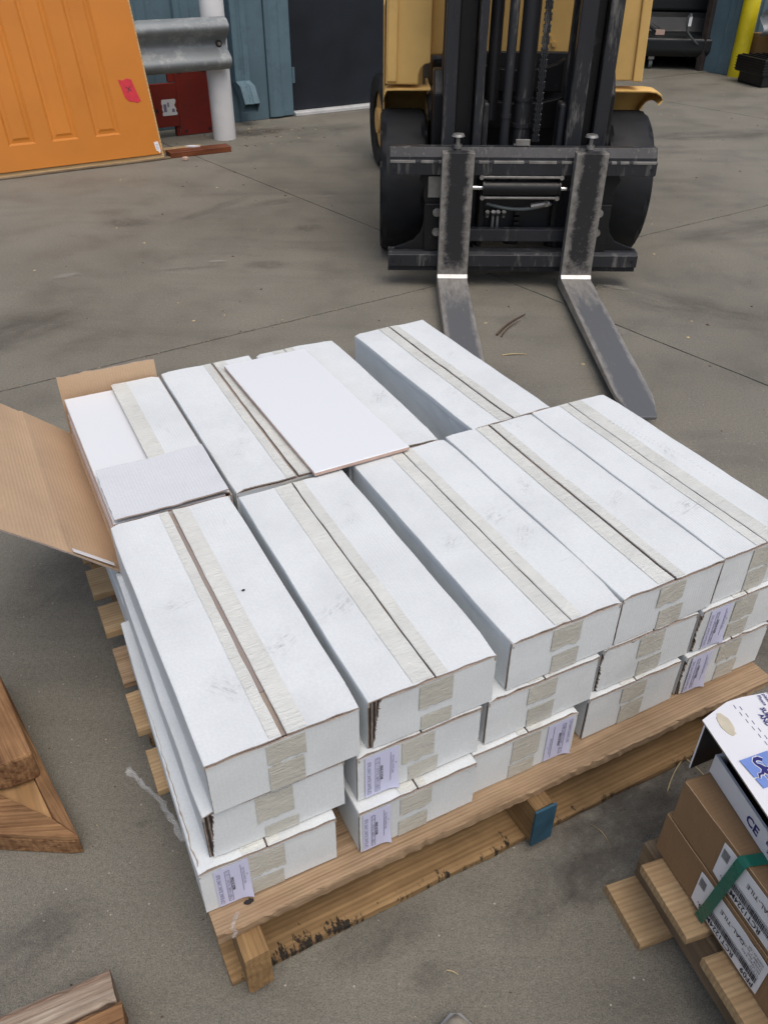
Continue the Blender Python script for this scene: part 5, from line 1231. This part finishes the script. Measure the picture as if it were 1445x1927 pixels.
o = prism_obj('block', [(-0.6105, 0.902), (-0.62, 0.893), (-0.656, 0.874), (-0.90, 0.83), (-0.96, 1.10), (-0.75, 1.10)], 0.0535, 0.12, 'cedar', None, 0.005, radians(-52)); w_ = o.location.copy(); o.parent = t2; o.location = w_ - t2.location
t3 = empty('timber', (-0.52, 0.40, 0), 0); tag(t3, 'weathered split timber at the bottom left corner', 'timber')
a3 = math.atan2(0.555 - 0.493, -0.387 + 0.518)
da = Vector((cos(a3), sin(a3), 0)); db = Vector((sin(a3), -cos(a3), 0))
c0 = Vector((-0.393, 0.564, 0))
for k, (w0, w1, zt, mat) in enumerate(((0.0, 0.046, 0.070, 'cedar_weathered'), (0.0485, 0.15, 0.068, 'cedar'))):
    L_ = 0.7
    q = plank('split_half', L_, w1 - w0, zt, mat, None, seed=80 + k, rough=0.005, n=60, ch=0.006)
    ctr = c0 - da * (L_ / 2 - (0.006 if k else 0)) + db * ((w0 + w1) / 2); q.parent = t3; q.location = ctr - t3.location; q.rotation_euler = (0, 0, a3)

# ================================================================== SHOE TIP
sh = empty('shoe', (0.108, 0.388, 0), 0); tag(sh, 'pale canvas shoe tip at the bottom edge of the picture', 'shoe')
def loft(secs, name, mat):
    mb = MB(); n = len(secs[0]); vs = [p for s_ in secs for p in s_]; fs = []
    for i in range(len(secs) - 1):
        for k in range(n): fs.append((i * n + k, i * n + (k + 1) % n, (i + 1) * n + (k + 1) % n, (i + 1) * n + k))
    fs += [tuple(range(n)), tuple(range((len(secs) - 1) * n, len(secs) * n))]
    mb.add(vs, fs); return mb.build(name, mat, sh, smooth=True)
secs = []; sole = []
for i in range(15):
    t_ = i / 14; y = -0.16 + 0.295 * t_
    w = 0.036 + 0.012 * sin(pi * min(1, t_ * 1.25)); 
    if t_ > 0.8: w *= math.sqrt(max(0.02, 1 - ((t_ - 0.8) / 0.2) ** 2))
    hgt = 0.10 - 0.055 * t_ if t_ < 0.8 else 0.056 * math.sqrt(max(0.04, 1 - ((t_ - 0.8) / 0.205) ** 2))
    secs.append([(w * cos(a_) * (0.8 + 0.2 * abs(cos(a_))), y, 0.018 + hgt * max(0, sin(a_))) for a_ in [2 * pi * k / 20 for k in range(20)]])
    ws = w + 0.0025
    sole.append([(ws * cos(a_), y + 0.004 * t_, 0.011 + 0.011 * (1 if sin(a_) > 0 else -1)) for a_ in [2 * pi * (k + 0.5) / 20 for k in range(20)]])
loft(secs, 'upper', 'shoe'); loft(sole, 'sole', 'sole')

# ================================================================== DEBRIS ON THE CONCRETE
def stick(name, a_, b_, r, mat, label, cat, bend=0.01):
    a_ = Vector(a_); b_ = Vector(b_); d_ = (b_ - a_); n_ = Vector((-d_.y, d_.x, 0)).normalized()
    pts = [a_.lerp(b_, k / 8) + n_ * bend * sin(pi * k / 8) + Vector((0, 0, 0.002 * sin(pi * k / 8))) for k in range(9)]
    q = MB(); q.tube(pts, [r * (1 - 0.5 * k / 8) for k in range(9)], 6); o = q.build(name, mat); tag(o, label, cat); return o
stick('twig', (0.430, 2.945, 0.004), (0.565, 3.145, 0.006), 0.005, 'bark', 'thick brown twig on the concrete between the forks', 'twig')
stick('twig', (0.445, 2.93, 0.003), (0.535, 3.07, 0.010), 0.003, 'bark', 'thin brown twig beside the thick twig between the forks', 'twig')
stick('straw_stalk', (0.43, 2.765, 0.003), (0.52, 2.775, 0.003), 0.003, 'straw', 'pale straw stalk on the concrete between the forks', 'straw', 0.004)
stick('straw_stalk', (0.520, 0.905, 0.003), (0.575, 0.985, 0.010), 0.0013, 'straw', 'bent pale straw stalk by the white carton', 'straw', 0.004)
stick('straw_stalk', (0.575, 0.985, 0.010), (0.62, 0.89, 0.003), 0.0010, 'straw', 'second pale straw stalk joining the bent one by the white carton', 'straw', 0.006)
stick('straw_stalk', (0.37, 0.845, 0.003), (0.395, 0.80, 0.003), 0.0009, 'straw', 'short pale straw near the middle of the pallet front', 'straw', 0.006)
stick('straw_stalk', (0.10, 0.595, 0.003), (0.118, 0.588, 0.003), 0.0012, 'straw', 'tiny straw at the bottom near the shoe tip', 'straw', 0.001)
db_ = MB(); R = random.Random(99)
def chip(x, y, s_):
    a_ = R.uniform(0, pi); e = R.uniform(0.25, 1.0)
    pts = [(s_ * cos(a_ + k * pi / 2.0 + R.uniform(-.3, .3)) * (1 if k % 2 == 0 else e), s_ * sin(a_ + k * pi / 2.0 + R.uniform(-.3, .3)) * (1 if k % 2 == 0 else e)) for k in range(4)]
    vs = [(x + p[0], y + p[1], 0.0004) for p in pts] + [(x, y, 0.0004 + s_ * 0.5)]
    db_.add(vs, [(0, 1, 4), (1, 2, 4), (2, 3, 4), (3, 0, 4), (3, 2, 1, 0)], R.choice((0, 0, 1, 2, 2)))
for _ in range(900): chip(R.uniform(-1.2, 1.2), R.uniform(0.4, 2.4), R.choice((0.0008, 0.0012, 0.0016, 0.0024)))
for _ in range(900): chip(R.uniform(-2.5, 3.5), R.uniform(2.2, 8.5), R.choice((0.0025, 0.004, 0.006, 0.009)))
for _ in range(260):
    x, y = R.gauss(0.60, 0.09), R.gauss(0.90, 0.07); chip(x, y, R.choice((0.0012, 0.002, 0.003)))
for _ in range(160): chip(R.gauss(-1.0, 0.25), R.gauss(6.6, 0.22), R.choice((0.004, 0.006, 0.010)))
for _ in range(420):
    t_ = R.uniform(-2.2, 3.0); p = J0 + JA * t_; chip(p.x + R.gauss(0, 0.006), p.y + R.gauss(0, 0.006), R.choice((0.0015, 0.003, 0.004)))
MAT['grit'] = simple('grit', (0.27, 0.245, 0.21), 0.9, var=0.4, scale=60)
o = db_.build('debris', ['bark', 'straw', 'grit']); tag(o, 'tiny chips and grit scattered over the concrete', 'debris', kind='stuff')
